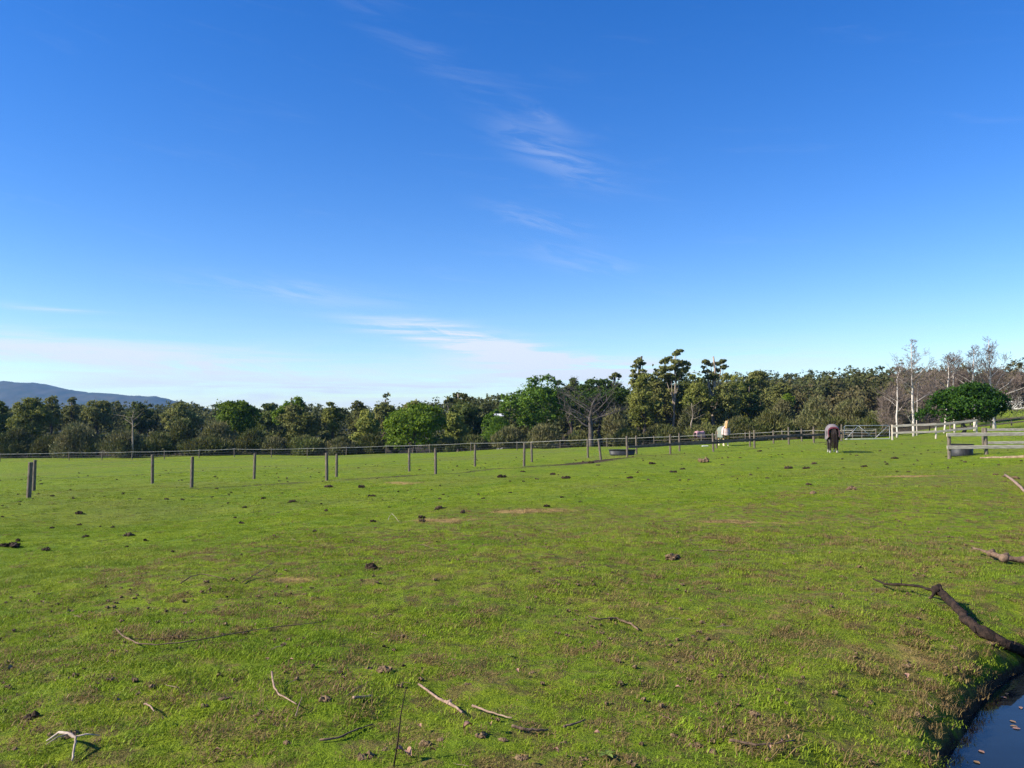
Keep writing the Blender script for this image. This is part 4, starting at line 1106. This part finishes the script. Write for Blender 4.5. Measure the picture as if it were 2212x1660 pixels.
# ------------------------------------------------------------------ sticks, dung, sods, leaves
def stick(label, pts, r, mat, lift=.012, name='stick', cat='stick', sides=7, seed=0, knots=(), taper=.55, group='sticks lying in the grass', twigs=()):
    rng = random.Random(seed + int(pts[0][0]))
    G3 = []
    for i, q in enumerate(pts):
        g = ground(q[0], q[1]); up = q[2] if len(q) > 2 else 0
        G3.append(g + Vector((0, 0, lift + up)))
    root0 = G3[0].copy()
    fine = []; rad = []
    n = len(G3)
    for i in range(n - 1):
        for k in range(4):
            s = k / 4; fine.append(G3[i].lerp(G3[i + 1], s) + Vector((rng.gauss(0, .2), rng.gauss(0, .2), rng.gauss(0, .16))) * (r if not hasattr(r, '__len__') else r[i]) * .8)
    fine.append(G3[-1])
    m_ = len(fine)
    if hasattr(r, '__len__'): rad = list(np.interp(np.linspace(0, n - 1, m_), range(n), r))
    else: rad = [r * (1 - (1 - taper) * i / (m_ - 1)) for i in range(m_)]
    rad = [q * rng.uniform(.8, 1.15) * (.86 if cat in ('branch', 'log') else .72) for q in rad]
    fine = [p - root0 for p in fine]
    mb = MB(); mb.tube(fine, rad, sides + (5 if cat in ('branch', 'log') else 0), True, .22 if cat in ('branch', 'log') else .1, rng)
    for (kk, kr) in knots:
        p = fine[int(kk * (m_ - 1))]
        mb.tube([p + Vector((-kr, 0, -kr * .3)), p + Vector((-kr * .3, 0, .1 * kr)), p + Vector((kr * .5, .2 * kr, .5 * kr)), p + Vector((kr * .8, .3 * kr, 1.3 * kr))], [kr * .5, kr * 1.05, kr * .85, kr * .25], 8, True, .12, rng)
    for (kk, vx, vy, vz, tr_) in twigs:
        p = fine[int(kk * (m_ - 1))]; mb.tube([p, p + Vector((vx, vy, vz)) * .5 + Vector((0, 0, .01)), p + Vector((vx, vy, vz))], [tr_, tr_ * .8, tr_ * .4], 5)
    return tag(mb.build(name, M[mat], None, root0, smooth=True), label, cat, group)
def S(*pts):   # points read on the full-size photograph
    return [tuple(c / 1.30154 if i < 2 else c for i, c in enumerate(p)) for p in pts]
stick('longest thin curved stick, hooked at its pale left end', S((327, 1794, .03), (338, 1809, .03), (358, 1819, .02), (390, 1825), (439, 1828), (508, 1822), (602, 1807), (720, 1784), (894, 1763)), .0085, 'stick', lift=.036, taper=.5)
stick('straight thin dark line lying inside the bend of the longest stick', S((358, 1802), (440, 1803), (553, 1801)), .005, 'dark_stick', lift=.015)  # thin dark tube laid along a straight dark line
stick('thin arched brown stick left of the double dung heap', S((508, 1644), (537, 1634, .03), (570, 1630, .04), (638, 1636, .01)), .009, 'stick', lift=.015)
stick('short brown twig rising to the right of the thin arched stick', S((680, 1642), (720, 1624, .02), (765, 1600, .05)), .007, 'stick', lift=.015)
stick('forked white stick at the bottom left corner', S((130, 2102, .01), (166, 2095, .04), (192, 2105, .05), (212, 2115, .05), (208, 2131, .03), (202, 2152, .0)), [.005, .009, .011, .011, .008, .006], 'pale_stick', lift=.02, twigs=((.42, -.05, -.10, -.01, .004), (.55, .10, .05, -.01, .005)))
stick('short pinkish stub of stick standing in the left foreground grass', S((408, 1989), (420, 2005, .02), (433, 2022, .02)), .008, 'pink_stick', lift=.02)
stick('angled pinkish stick bent like an elbow left of the upright twig', S((764, 1919, .04), (769, 1955, .03), (785, 1975, .02), (834, 2002, .02)), .0085, 'pink_stick', lift=.02)
stick('tiny upright twig at the end of the elbow-shaped stick', S((831, 2020, .0), (840, 2006, .03), (849, 1993, .05)), .005, 'pink_stick', lift=.01)
stick('short thick pink length of stick beside the dark sods', S((993, 1970), (1020, 1968), (1045, 1965)), .0115, 'pink_stick', lift=.015, taper=.9)
stick('thin twig crossing above the short thick pink stick', S((974, 1968), (1005, 1955, .02), (1037, 1942, .03)), .004, 'stick', lift=.02)
stick('pinkish stick slanting down right, just right of the upright twig', S((1176, 1936), (1208, 1959), (1241, 1981), (1267, 1993), (1299, 2017)), [.009, .009, .011, .012, .007], 'pink_stick', lift=.025, knots=((.7, .014),))
stick('pinkish stick curving to the right, lowest of the central pair', S((1329, 1998), (1355, 2007), (1387, 2020), (1440, 2032)), .010, 'pink_stick', lift=.025)
stick('ragged brown stick at the bottom, right of centre', S((1440, 2055), (1473, 2063), (1505, 2064), (1541, 2063)), .013, 'stick', lift=.02)
stick('short dark stick continuing right of the ragged brown one', S((1585, 2054), (1603, 2050), (1645, 2035)), .011, 'stick', lift=.02)
stick('brown twig half sunk in grass left of the upright twig', S((899, 2089), (950, 2082), (1006, 2056), (1049, 2043)), .009, 'stick', lift=.012)
stick('dark twig with a pale broken tip in the mid foreground', S((1655, 1740), (1684, 1748), (1733, 1745), (1743, 1751), (1775, 1761), (1795, 1779)), [.007, .008, .009, .011, .011, .009], 'stick', lift=.02)
stick('little white arched twig on the brow of the bank', S((1091, 1467), (1095, 1462, .05), (1102, 1462, .09), (1112, 1468, .06), (1122, 1472)), .006, 'pale_stick', lift=.02)
stick('pale straw-coloured stick just below the brow of the bank', S((1155, 1538), (1189, 1540, .02), (1228, 1551)), .006, 'stick', lift=.02)
stick('thin dark twig lying right of the brown dung heap', S((1974, 1550), (2040, 1553), (2110, 1553)), .010, 'stick', lift=.015)
stick('red-brown stick in the grass near the pond', S((2055, 2099), (2090, 2106), (2124, 2112), (2180, 2108), (2235, 2100)), .011, 'stick', lift=.03)
stick('thick dark branch with a knot and a pale thin tip, reaching down to the pond', S((2456, 1651, .05), (2488, 1667, .05), (2534, 1672, .06), (2583, 1680, .07), (2622, 1692, .07), (2640, 1694, .07), (2667, 1712, .06), (2687, 1738, .05), (2719, 1767, .03), (2761, 1795, .02), (2826, 1830, .02), (2900, 1858, .02)),
      [.008, .013, .013, .013, .016, .045, .040, .038, .042, .050, .052, .055], 'dark_stick', lift=.03, name='branch', cat='branch', sides=9, knots=((.44, .042), (.47, .036)), group=None, twigs=((.46, -.10, -.05, -.06, .02), (.62, .06, -.10, -.05, .012), (.75, -.05, -.12, -.03, .014), (.2, .03, .05, .05, .005)))
stick('gnarled branch poking in from the right edge, halfway down', S((2734, 1560, .05), (2764, 1568, .05), (2787, 1576, .05), (2826, 1586, .03), (2879, 1590, .03), (2960, 1598, .02)), [.012, .014, .03, .038, .042, .045], 'stick', lift=.03, name='branch', cat='branch', sides=9, knots=((.42, .04), (.62, .05)), group=None)
stick('tan log at the right edge beside brown leaf heaps', S((2826, 1343, .05), (2852, 1362, .04), (2879, 1385, .03), (2930, 1430, .02)), [.03, .038, .042, .045], 'pink_stick', lift=.03, name='log', cat='log', sides=9, group=None)
stick('long tan log lying under the nearest timber fence', [(2118, 991), (2160, 990), (2212, 989), (2290, 988)], [.05, .075, .085, .085], 'tan_log', lift=.02, name='log', cat='log', sides=9, group=None)
b = ground(848, 1657); tp = at(878, 1484, b.y + .02)
mb = MB(); mb.tube([Vector((0, 0, -.03)), (tp - b) * .33 + Vector((.004, 0, 0)), (tp - b) * .66 + Vector((-.004, 0, 0)), tp - b], [.0042, .0038, .003, .0018], 6)
tag(mb.build('twig', M['dark_stick'], None, b, smooth=True), 'single dark twig standing upright in the foreground grass', 'twig')

def lumps(seed, n, spread, r, flat=.7, ragged=.22):
    rng = random.Random(seed); bm = bmesh.new()
    for i in range(n):
        a = rng.uniform(0, 6.283); q = spread * math.sqrt(rng.random())
        s = r * rng.uniform(.55, 1.1)
        h = s * .45 + (1 - q / max(spread, 1e-6)) * r * .55
        Mx = Matrix.Translation((math.cos(a) * q, math.sin(a) * q * .8, h)) @ Matrix.Rotation(rng.uniform(0, 6), 4, 'Z') @ Matrix.Diagonal((s, s * rng.uniform(.7, 1), s * flat, 1))
        res = bmesh.ops.create_icosphere(bm, subdivisions=2 if r > .03 and n < 12 else 1, radius=1.0, matrix=Mx)
        for v_ in res['verts']:
            v_.co += Vector((rng.gauss(0, 1), rng.gauss(0, 1), rng.gauss(0, 1))) * s * ragged
    me = bpy.data.meshes.new('dung_heap'); bm.to_mesh(me); bm.free()
    return me
FEATURES = [('the grazing dark horse', 1797, 978), ('the pale golden horse', 1563, 960), ('the black trough', 1344, 984), ('the leaning post', 1303, 993), ('the water tub', 2076, 985), ('the steel gate', 1870, 950),
            ('the leftmost pair of posts', 66, 1070), ('the second post of the nearer row', 414, 1057), ('the third post of the nearer row', 706, 1039), ('the fourth post of the nearer row', 941, 1023), ('the fifth post of the nearer row', 1132, 1007),
            ('the white arched twig', 850, 1127), ('the double dung heap', 800, 1230), ('the brown dung heap', 1456, 1208), ('the longest curved stick', 380, 1400), ('the forked white stick', 150, 1630), ('the elbow-bent stick', 605, 1510),
            ('the thick pink stick', 783, 1511), ('the upright twig', 862, 1575), ('the pinkish slanting stick', 950, 1518), ('the ragged brown stick', 1150, 1583), ('the pale-tipped dark twig', 1335, 1350), ('the red-brown stick by the pond', 1650, 1618),
            ('the knotted branch', 2040, 1310), ('the peaked dark lump', 70, 1548), ('the brown half-sunk twig', 760, 1590), ('the gnarled right-edge branch', 2160, 1215), ('the knotted branch\'s pond end', 2180, 1420), ('the tan log', 2190, 1045),
            ('the arched brown stick', 440, 1255), ('the pond corner', 2110, 1500)]
_used = {}
def where(px, py):
    nm, fx, fy = min(FEATURES, key=lambda q: math.hypot(q[1] - px, (q[2] - py) * 1.6))
    vert = 'above' if py < fy - 9 else 'below' if py > fy + 9 else ''
    hor = 'left' if px < fx - 14 else 'right' if px > fx + 14 else ''
    if vert and hor: return '%s %s of %s' % (vert, hor, nm)
    if vert: return 'straight %s %s' % (vert, nm)
    if hor: return 'level with and %s of %s' % (hor, nm)
    return 'right beside ' + nm
def unique(label):
    _used[label] = _used.get(label, 0) + 1
    k = _used[label]
    return label if k == 1 else ('another ', 'a third ', 'a fourth ', 'a fifth ', 'a sixth ', 'a seventh ')[min(k - 2, 5)] + label
def heap(label, px, py, wpx, mat='dung', group=None, name='dung_heap', cat='dung', flat=.75, seed=None, tall=1.0, n=9):
    p = ground(px, py)
    w_ = wpx / FPX * p.y * .85
    if mat == 'dung' and int(px * 13 + py * 7) % 3 == 0: mat = 'dung_old'
    me = lumps(seed if seed is not None else int(px * 3 + py), n, w_ * .36, w_ * .22, flat * tall); me.name = name; me.materials.append(M[mat])
    o = link(name, me, None, (p.x, p.y, p.z - .01))
    return tag(o, label, cat, group)
HG = 'dung heaps scattered over the paddock'
heap('large double dung heap on the near slope, left of centre', 800, 1230, 44, seed=4, tall=1.1, group=HG)
heap('small single dung lump just left of the double heap', 720, 1250, 16, n=4, group=HG)
heap('brown dung heap on the near slope, right of centre', 1456, 1208, 48, 'clod', seed=9, group=HG)
heap('dark peaked lump in the bottom left foreground', 70, 1552, 44, seed=12, tall=1.9, n=7, group=HG)
heap('dung heap on smooth turf, second from the left edge', 278, 1159, 30, group=HG)
heap('flat dung heap touching the left edge', 22, 1182, 46, flat=.4, group=HG)
heap('flat dung heap to the upper left of the smooth turf', 172, 1111, 30, flat=.4, group=HG)
heap('spread of dung in the wide turf below the post row', 950, 1102, 40, flat=.3, n=14, group=HG)
heap('dark dung heap on the brow, lower of two near the right branch', 1841, 1059, 30, 'clod', group=HG)
heap('dark dung heap on the brow, left of its larger twin', 1760, 1067, 24, 'clod', group=HG)
heap('broad reddish dung heap near the rail, right of the trough', 1518, 999, 34, 'clod', n=14, group=HG)
heap('dung heap in the open turf below the trough', 1361, 1034, 18, group=HG)
small = [(42, 1086, 14), (493, 1087, 10), (568, 1078, 16), (632, 1085, 20), (662, 1084, 8), (803, 1073, 22), (711, 1053, 22), (783, 1054, 24), (996, 1089, 9), (1082, 1032, 24), (1222, 1035, 26), (1195, 1026, 18),
         (1455, 1021, 18), (1474, 1015, 16), (1408, 1003, 20), (1277, 1001, 18), (1292, 1006, 14), (1230, 1071, 8), (1637, 1012, 8), (1705, 1013, 26), (1743, 1013, 20), (1757, 1003, 18), (1772, 1010, 8), (1867, 1009, 16),
         (1916, 1004, 14), (1932, 992, 18), (2077, 997, 10), (1641, 976, 14), (1850, 985, 10), (1160, 1036, 12), (1330, 1050, 8), (1560, 1005, 10), (1900, 975, 10), (880, 1060, 9), (360, 1105, 8), (1130, 1020, 16), (1600, 990, 10), (1820, 992, 8)]
for i, (px, py, wp) in enumerate(small):
    heap(unique('small dark dung heap ' + where(px, py)), px, py, wp, group='small dung heaps on the far turf', seed=200 + i, n=6 if wp < 15 else 9, flat=.55)
for i, (px, py, wp) in enumerate([(2152, 1026, 16), (2171, 1031, 16), (2167, 1041, 14), (2194, 1034, 20)]):
    heap(('reddish-brown leaf heap at the upper left of the tan log', 'brown leaf heap touching the tip of the tan log', 'flat leaf heap left below the tip of the tan log', 'dark leaf heap above and right of the tan log tip')[i], px, py, wp, 'clod', group='leaf heaps by the tan log', name='leaf_heap', cat='leaf heap', seed=300 + i)
sods = [(826, 1451, 46), (800, 1445, 26), (705, 1513, 46), (741, 1488, 24), (790, 1636, 50), (832, 1620, 26), (920, 1610, 46), (955, 1600, 30), (1041, 1590, 40), (1085, 1600, 34), (1222, 1606, 30), (1130, 1640, 40), (1456, 1590, 30), (1500, 1612, 40),
        (1540, 1625, 34), (480, 1510, 34), (440, 1525, 26), (395, 1548, 22), (300, 1500, 24), (150, 1590, 50), (108, 1588, 26), (213, 1598, 24), (35, 1620, 30), (560, 1545, 30), (600, 1565, 26), (620, 1605, 30), (150, 1322, 22), (245, 1326, 20),
        (620, 1315, 20), (760, 1480, 20), (980, 1425, 18), (1010, 1478, 22), (1150, 1455, 24), (1320, 1520, 22), (1380, 1470, 22), (1640, 1430, 24), (1700, 1520, 24), (1360, 1345, 14), (1560, 1350, 20), (1260, 1640, 28),
        (1660, 1640, 26), (1800, 1640, 30), (1960, 1440, 30), (2010, 1470, 26), (1880, 1520, 30), (1985, 1545, 30), (2060, 1400, 28), (2140, 1390, 26)]
for i, (px, py, wp) in enumerate(sods):
    heap(unique('torn brown sod ' + where(px, py)), px, py, wp * 1.0, 'clod', group='torn sods in the foreground', name='sod', cat='sod', seed=400 + i, flat=.8, n=11)

def leaf_mesh(seed, L=.046):
    rng = random.Random(seed); v = []; n = 6
    for i in range(n + 1):
        s = i / n; wv = L * .30 * math.sin(math.pi * min(1, s * .92 + .06)) ** .8
        z = .018 * math.sin(s * 3.0) + rng.uniform(0, .004)
        v += [(s * L - L / 2, -wv, z + .012), (s * L - L / 2, 0, z), (s * L - L / 2, wv, z + .014)]
    f = []
    for i in range(n): f += [(3 * i, 3 * i + 1, 3 * i + 4, 3 * i + 3), (3 * i + 1, 3 * i + 2, 3 * i + 5, 3 * i + 4)]
    return v, f
LM = {}
for k in range(3):
    for mt in ('leaf_pink', 'leaf_tan'):
        v, f = leaf_mesh(k); LM[(k, mt)] = mesh_np('fallen_leaf', v, f, M[mt], True)
def leaf(px, py, mt, label, group, sc=1.0, water=False, k=0):
    if water:
        x, y, z = ray(px, py); t_ = (WATER_Z - EYE) / z; p = Vector((x * t_, y * t_, WATER_Z + .002))
    else: p = ground(px, py) + Vector((0, 0, .03))
    o = link('fallen_leaf', LM[(k % 3, mt)], None, p)
    rg = random.Random(int(px * 7 + py))
    o.rotation_euler = (rg.uniform(-.5, .5) if not water else 0, rg.uniform(-.4, .4) if not water else 0, rg.uniform(0, 6.28)); o.scale = (sc, sc * rg.uniform(.8, 1.2), sc * (.12 if water else 1))
    return tag(o, label, 'leaf', group)
onland = [(909, 1585), (1011, 1588, 1.5), (1060, 1585, 1.2), (860, 1640, 1.3), (885, 1645, 1.5), (935, 1640), (575, 1438), (630, 1440), (1498, 1390, 1.3), (1242, 1352), (1465, 1500), (1500, 1440), (1118, 1462), (470, 1640), (615, 1590), (980, 1475), (1000, 1470),
          (60, 1308), (90, 1312, 1.3), (110, 1388), (1130, 1655), (1200, 1640), (1290, 1600), (1700, 1610), (1662, 1632), (1870, 1375), (2035, 1350), (1955, 1475, 1.5), (1690, 1620), (150, 1480), (255, 1530), (350, 1570), (20, 1460, 1.6), (1560, 1590), (1645, 1480)]
for i, q in enumerate(onland):
    leaf(q[0], q[1], ('leaf_pink', 'leaf_tan')[i % 3 == 2], unique(('fallen pinkish leaf ', 'fallen tan leaf ')[i % 3 == 2] + where(q[0], q[1])), 'fallen leaves on the grass', (q[2] if len(q) > 2 else .9) * .75, k=i)
for i, (px, py) in enumerate([(2150, 1470), (2158, 1476), (2178, 1462), (2175, 1500), (2168, 1508), (2188, 1560), (2196, 1575), (2190, 1570), (2120, 1625), (2110, 1648), (2205, 1530)]):
    leaf(px, py, ('leaf_pink', 'leaf_tan')[i % 2], unique(('dead pink leaf floating on the pond ', 'dead tan leaf floating on the pond ')[i % 2] + ('near the far bank', 'midway over the visible water', 'at the bottom of the photo')[0 if py < 1510 else 1 if py < 1590 else 2]), 'leaves floating on the pond', .95, water=True, k=i)

M['weed'] = mat_basic('broad_weed_leaf', (.10, .15, .02), .7, (.15, .19, .035), 20)
for i, (px, py, n_, r_) in enumerate([(1310, 1637, 5, .05), (715, 1455, 4, .035), (1100, 1420, 4, .03)]):
    p = ground(px, py); vs = []; fs = []; rg = random.Random(i + 70)
    for k in range(n_):
        a_ = k * 6.283 / n_ + rg.uniform(-.4, .4); L_ = r_ * rg.uniform(.8, 1.4); b_ = len(vs)
        for j in range(5):
            q_ = j / 4; wv = L_ * .22 * math.sin(math.pi * min(1, q_ * .9 + .08)); z_ = .012 + L_ * (.55 * q_ - .5 * q_ * q_)
            for sd in (-1, 0, 1): vs.append((math.cos(a_) * L_ * q_ - math.sin(a_) * wv * sd, math.sin(a_) * L_ * q_ + math.cos(a_) * wv * sd, z_ + .004 * abs(sd)))
        for j in range(4): fs += [(b_ + 3 * j, b_ + 3 * j + 1, b_ + 3 * j + 4, b_ + 3 * j + 3), (b_ + 3 * j + 1, b_ + 3 * j + 2, b_ + 3 * j + 5, b_ + 3 * j + 4)]
    tag(link('weed', mesh_np('weed', vs, fs, M['weed'], True), None, p), unique('small broad-leaved weed ' + where(px, py)), 'weed', 'broad-leaved weeds in the turf')
# ------------------------------------------------------------------ grass: tufts standing on the turf
def tuft(seed, blades, spread, l0, l1, wd, flop, mat, name='grass_tuft'):
    rng = np.random.default_rng(seed); V = []; Fq = []
    for i in range(blades):
        a = rng.uniform(0, 6.283); q = spread * math.sqrt(rng.random())
        p = np.array([math.cos(a) * q, math.sin(a) * q, -.006]); L = rng.uniform(l0, l1)
        b = rng.uniform(0, 6.283); f = flop * rng.uniform(.3, 1.2)
        d = np.array([math.cos(b) * f, math.sin(b) * f, 1.0]); d /= np.linalg.norm(d)
        d2 = np.array([math.cos(b) * (f * 2.4 + .2), math.sin(b) * (f * 2.4 + .2), .75]); d2 /= np.linalg.norm(d2)
        s = np.array([-math.sin(b + rng.uniform(-.6, .6)), math.cos(b), 0]) * wd * rng.uniform(.6, 1.2)
        m1 = p + d * L * .55; tip = m1 + d2 * L * .5
        k = len(V); V += [p - s, p + s, m1 + s * .7, m1 - s * .7, tip]
        Fq += [(k, k + 1, k + 2, k + 3), (k + 3, k + 2, k + 4)]
    return mesh_np(name, np.array(V), Fq, M[mat])
tufts = bpy.data.collections.new('grass_tufts')
specs = [(64, .10, .012, .032, .0022, .9, 'blade')] * 4 + [(56, .11, .02, .045, .0024, .9, 'blade')] * 3 + [(62, .075, .012, .04, .0026, 1.6, 'dry_blade')] * 4 + [(30, .08, .04, .10, .0020, .9, 'dry_blade')] * 3 + \
        [(44, .16, .02, .04, .006, .9, 'blade')] * 3
for i, s in enumerate(specs):
    ob = bpy.data.objects.new('grass_tuft_%02d' % i, tuft(i, *s)); tufts.objects.link(ob)
rng = np.random.default_rng(11)
def scatter(y0, y1, per_m2):
    n = int((y1 ** 2 - y0 ** 2) * .72 * per_m2 + (y1 - y0) * 4 * per_m2)
    y = np.sqrt(rng.uniform(y0 ** 2, y1 ** 2, n)); x = rng.uniform(-1, 1, n) * (.72 * y + 2)
    return x, y
bx, by, bidx, bsc = [], [], [], []
for (y0, y1, dens, far) in ((2.4, 7, 150, 0), (7, 12, 110, 0), (12, 20, 60, 0), (20, 34, 15, 1), (34, 52, 4, 1)):
    x, y = scatter(y0, y1, dens)
    keep = pond_r(x, y) > .02
    x, y = x[keep], y[keep]
    dr = dry_at(x, y) * .8 + ((fbm(x * 2.6, y * 2.6, 4, 31) - .43) * 1.9 + (fbm(x * 8, y * 8, 2, 33) - .5) * 1.7 + (fbm(x * .6, y * .6, 2, 36) - .5) * .7) * (.12 + .88 * bank_at(x, y))
    mdv = mud_at(x, y)
    keep = rng.random(len(x)) > np.maximum(mdv * .9, sstep(.45, .95, dry_at(x, y)) * .75)
    x, y, dr = x[keep], y[keep], dr[keep]
    isdry = rng.random(len(x)) < np.clip(dr * 1.2 + .02, .02, .92)
    idx = np.where(isdry, 7 + rng.integers(0, 4, len(x)), np.where(rng.random(len(x)) < .3, 4 + rng.integers(0, 3, len(x)), rng.integers(0, 4, len(x))))
    long_ = isdry & (rng.random(len(x)) < .08 + .08 * (np.abs(pond_r(x, y)) < .5) + .3 * ((dry_at(x, y) > .5) & (y > 10)))
    idx = np.where(long_, 11 + rng.integers(0, 3, len(x)), idx)
    if far: idx = np.where(isdry, idx, 14 + rng.integers(0, 3, len(x)))
    lush = .55 + .9 * fbm(x * 1.1, y * 1.1, 3, 44)
    sc = rng.uniform(.75, 1.25, len(x)) * lush * (1.0 if not far else 1.0)
    bx.append(x); by.append(y); bidx.append(idx); bsc.append(sc)
# hanging dry grass along the pond bank
an = rng.uniform(1.4, 4.2, 360); rr = rng.uniform(-.02, .35, 360)
x = POND[0] + np.cos(an) * (4.75 + rr); y = POND[1] + np.sin(an) * (4.75 + rr)
keep = (pond_r(x, y) > -.05) & (y > -1); x, y = x[keep], y[keep]
bx.append(x); by.append(y); bidx.append(11 + rng.integers(0, 3, len(x))); bsc.append(rng.uniform(.5, .95, len(x)))
bx = np.concatenate(bx); by = np.concatenate(by); bidx = np.concatenate(bidx); bsc = np.concatenate(bsc)
bz = height(bx, by)
me = bpy.data.meshes.new('grass'); me.vertices.add(len(bx)); me.vertices.foreach_set('co', np.stack([bx, by, bz], 1).astype(np.float32).ravel())
for nm, tp_, val in (('idx', 'INT', bidx.astype(np.int32)), ('scl', 'FLOAT', bsc.astype(np.float32)), ('rot', 'FLOAT', rng.uniform(0, 6.283, len(bx)).astype(np.float32))):
    a_ = me.attributes.new(nm, tp_, 'POINT'); a_.data.foreach_set('value', val)
grass = link('grass', me)
tag(grass, 'short grazed grass with dry brown tufts on the bank and paddock', None, None, 'stuff')
def instancer(obj, coll, name):
    ng = bpy.data.node_groups.new(name, 'GeometryNodeTree')
    ng.interface.new_socket('Geometry', in_out='INPUT', socket_type='NodeSocketGeometry'); ng.interface.new_socket('Geometry', in_out='OUTPUT', socket_type='NodeSocketGeometry')
    gi = ng.nodes.new('NodeGroupInput'); go = ng.nodes.new('NodeGroupOutput')
    ci = ng.nodes.new('GeometryNodeCollectionInfo'); ci.inputs['Collection'].default_value = coll; ci.inputs['Separate Children'].default_value = True; ci.inputs['Reset Children'].default_value = True
    ip = ng.nodes.new('GeometryNodeInstanceOnPoints'); ip.inputs['Pick Instance'].default_value = True
    def na(nm, tp_):
        n_ = ng.nodes.new('GeometryNodeInputNamedAttribute'); n_.data_type = tp_; n_.inputs['Name'].default_value = nm; return n_.outputs['Attribute']
    cx_ = ng.nodes.new('ShaderNodeCombineXYZ'); ng.links.new(na('rot', 'FLOAT'), cx_.inputs[2])
    er = ng.nodes.new('FunctionNodeEulerToRotation'); ng.links.new(cx_.outputs[0], er.inputs[0])
    ng.links.new(gi.outputs[0], ip.inputs['Points']); ng.links.new(ci.outputs[0], ip.inputs['Instance']); ng.links.new(na('idx', 'INT'), ip.inputs['Instance Index'])
    ng.links.new(er.outputs[0], ip.inputs['Rotation']); ng.links.new(na('scl', 'FLOAT'), ip.inputs['Scale']); ng.links.new(ip.outputs[0], go.inputs[0])
    md = obj.modifiers.new('scatter', 'NODES'); md.node_group = ng
def points(name, x, y, z, idx, scl):
    me = bpy.data.meshes.new(name); me.vertices.add(len(x)); me.vertices.foreach_set('co', np.stack([x, y, z], 1).astype(np.float32).ravel())
    for nm, tp_, val in (('idx', 'INT', idx.astype(np.int32)), ('scl', 'FLOAT', scl.astype(np.float32)), ('rot', 'FLOAT', rng.uniform(0, 6.283, len(x)).astype(np.float32))):
        a_ = me.attributes.new(nm, tp_, 'POINT'); a_.data.foreach_set('value', val)
    return link(name, me)
instancer(grass, tufts, 'grass_tufts')

# crumbs of dung, bark, dead leaf and twig strewn over the turf
bits = bpy.data.collections.new('litter_bits')
def bit(i, me): bits.objects.link(bpy.data.objects.new('litter_bit_%02d' % i, me))
for i in range(4):
    me = lumps(900 + i, 4, .022, .018, .8, .3); me.name = 'litter_bit'; me.materials.append(M['clod' if i < 3 else 'dung']); bit(i, me)
for i in range(4, 7):
    rg = random.Random(i); mb = MB(); L_ = rg.uniform(.05, .1)
    mb.tube([(-L_, 0, .012), (-.2 * L_, rg.uniform(-.01, .01), .02), (L_ * .5, rg.uniform(-.012, .012), .016), (L_, rg.uniform(-.03, .03), .022)], [.0026, .003, .0024, .0014], 5)
    bit(i, mesh_np('litter_bit', mb.v, mb.f, M['stick' if i < 6 else 'pink_stick']))
for i in range(7, 10):
    v, f = leaf_mesh(i, .022); v = [(a_, b_, c_ + .012) for a_, b_, c_ in v]
    bit(i, mesh_np('litter_bit', v, f, M['leaf_pink' if i < 8 else 'leaf_tan']))
for i in range(10, 12):
    me = lumps(900 + i, 6, .05, .036, .6, .3); me.name = 'litter_bit'; me.materials.append(M['dung' if i < 11 else 'dung_old']); bit(i, me)
lx, ly, li, lsc = [], [], [], []
for (y0, y1, dens) in ((2.6, 8, 30), (8, 14, 13), (14, 24, 4.0)):
    x, y = scatter(y0, y1, dens); b_ = bank_at(x, y); cl = fbm(x * .9, y * .9, 3, 81)
    keep = (pond_r(x, y) > .05) & (rng.random(len(x)) < b_ * sstep(.30, .68, cl) * 1.25); x, y = x[keep], y[keep]
    lx.append(x); ly.append(y); li.append(rng.choice([0, 1, 2, 3, 4, 5, 6, 7, 8, 9], len(x), p=[.2, .2, .19, .05, .08, .07, .05, .06, .05, .05])); lsc.append(rng.uniform(.25, .8, len(x)))
for (y0, y1, dens) in ((10, 30, .35), (30, 60, .26)):
    x, y = scatter(y0, y1, dens); cl = fbm(x * .25, y * .25, 2, 83)
    keep = rng.random(len(x)) < (1 - bank_at(x, y)) * (.25 + sstep(.45, .7, cl)); x, y = x[keep], y[keep]
    lx.append(x); ly.append(y); li.append(rng.integers(10, 12, len(x))); lsc.append(rng.uniform(.3, 1.0, len(x)))
lx = np.concatenate(lx); ly = np.concatenate(ly)
litter = points('litter', lx, ly, height(lx, ly) + .006, np.concatenate(li), np.concatenate(lsc))
tag(litter, 'small crumbs of dung, twig and dead leaf strewn over the turf', None, None, 'stuff')
instancer(litter, bits, 'litter_bits')

# ------------------------------------------------------------------ the air
m = bpy.data.materials.new('haze'); m.use_nodes = True
t = NT(m.node_tree); t.n.clear()
pv = t.node('ShaderNodeVolumePrincipled'); pv.inputs['Color'].default_value = (.20, .50, 1.0, 1); pv.inputs['Density'].default_value = .000095; pv.inputs['Anisotropy'].default_value = 0.2
om = t.node('ShaderNodeOutputMaterial'); t.l.new(pv.outputs[0], om.inputs['Volume'])
s = 4600.0; z0, z1 = -16.0, 178.0
v = [(-s, -s, z0), (s, -s, z0), (s, s, z0), (-s, s, z0), (-s, -s, z1), (s, -s, z1), (s, s, z1), (-s, s, z1)]
tag(link('haze', mesh_np('haze', v, [(3, 2, 1, 0), (4, 5, 6, 7), (0, 1, 5, 4), (1, 2, 6, 5), (2, 3, 7, 6), (3, 0, 4, 7)], m)), 'thin blue haze in the air over the whole valley', None, None, 'stuff')
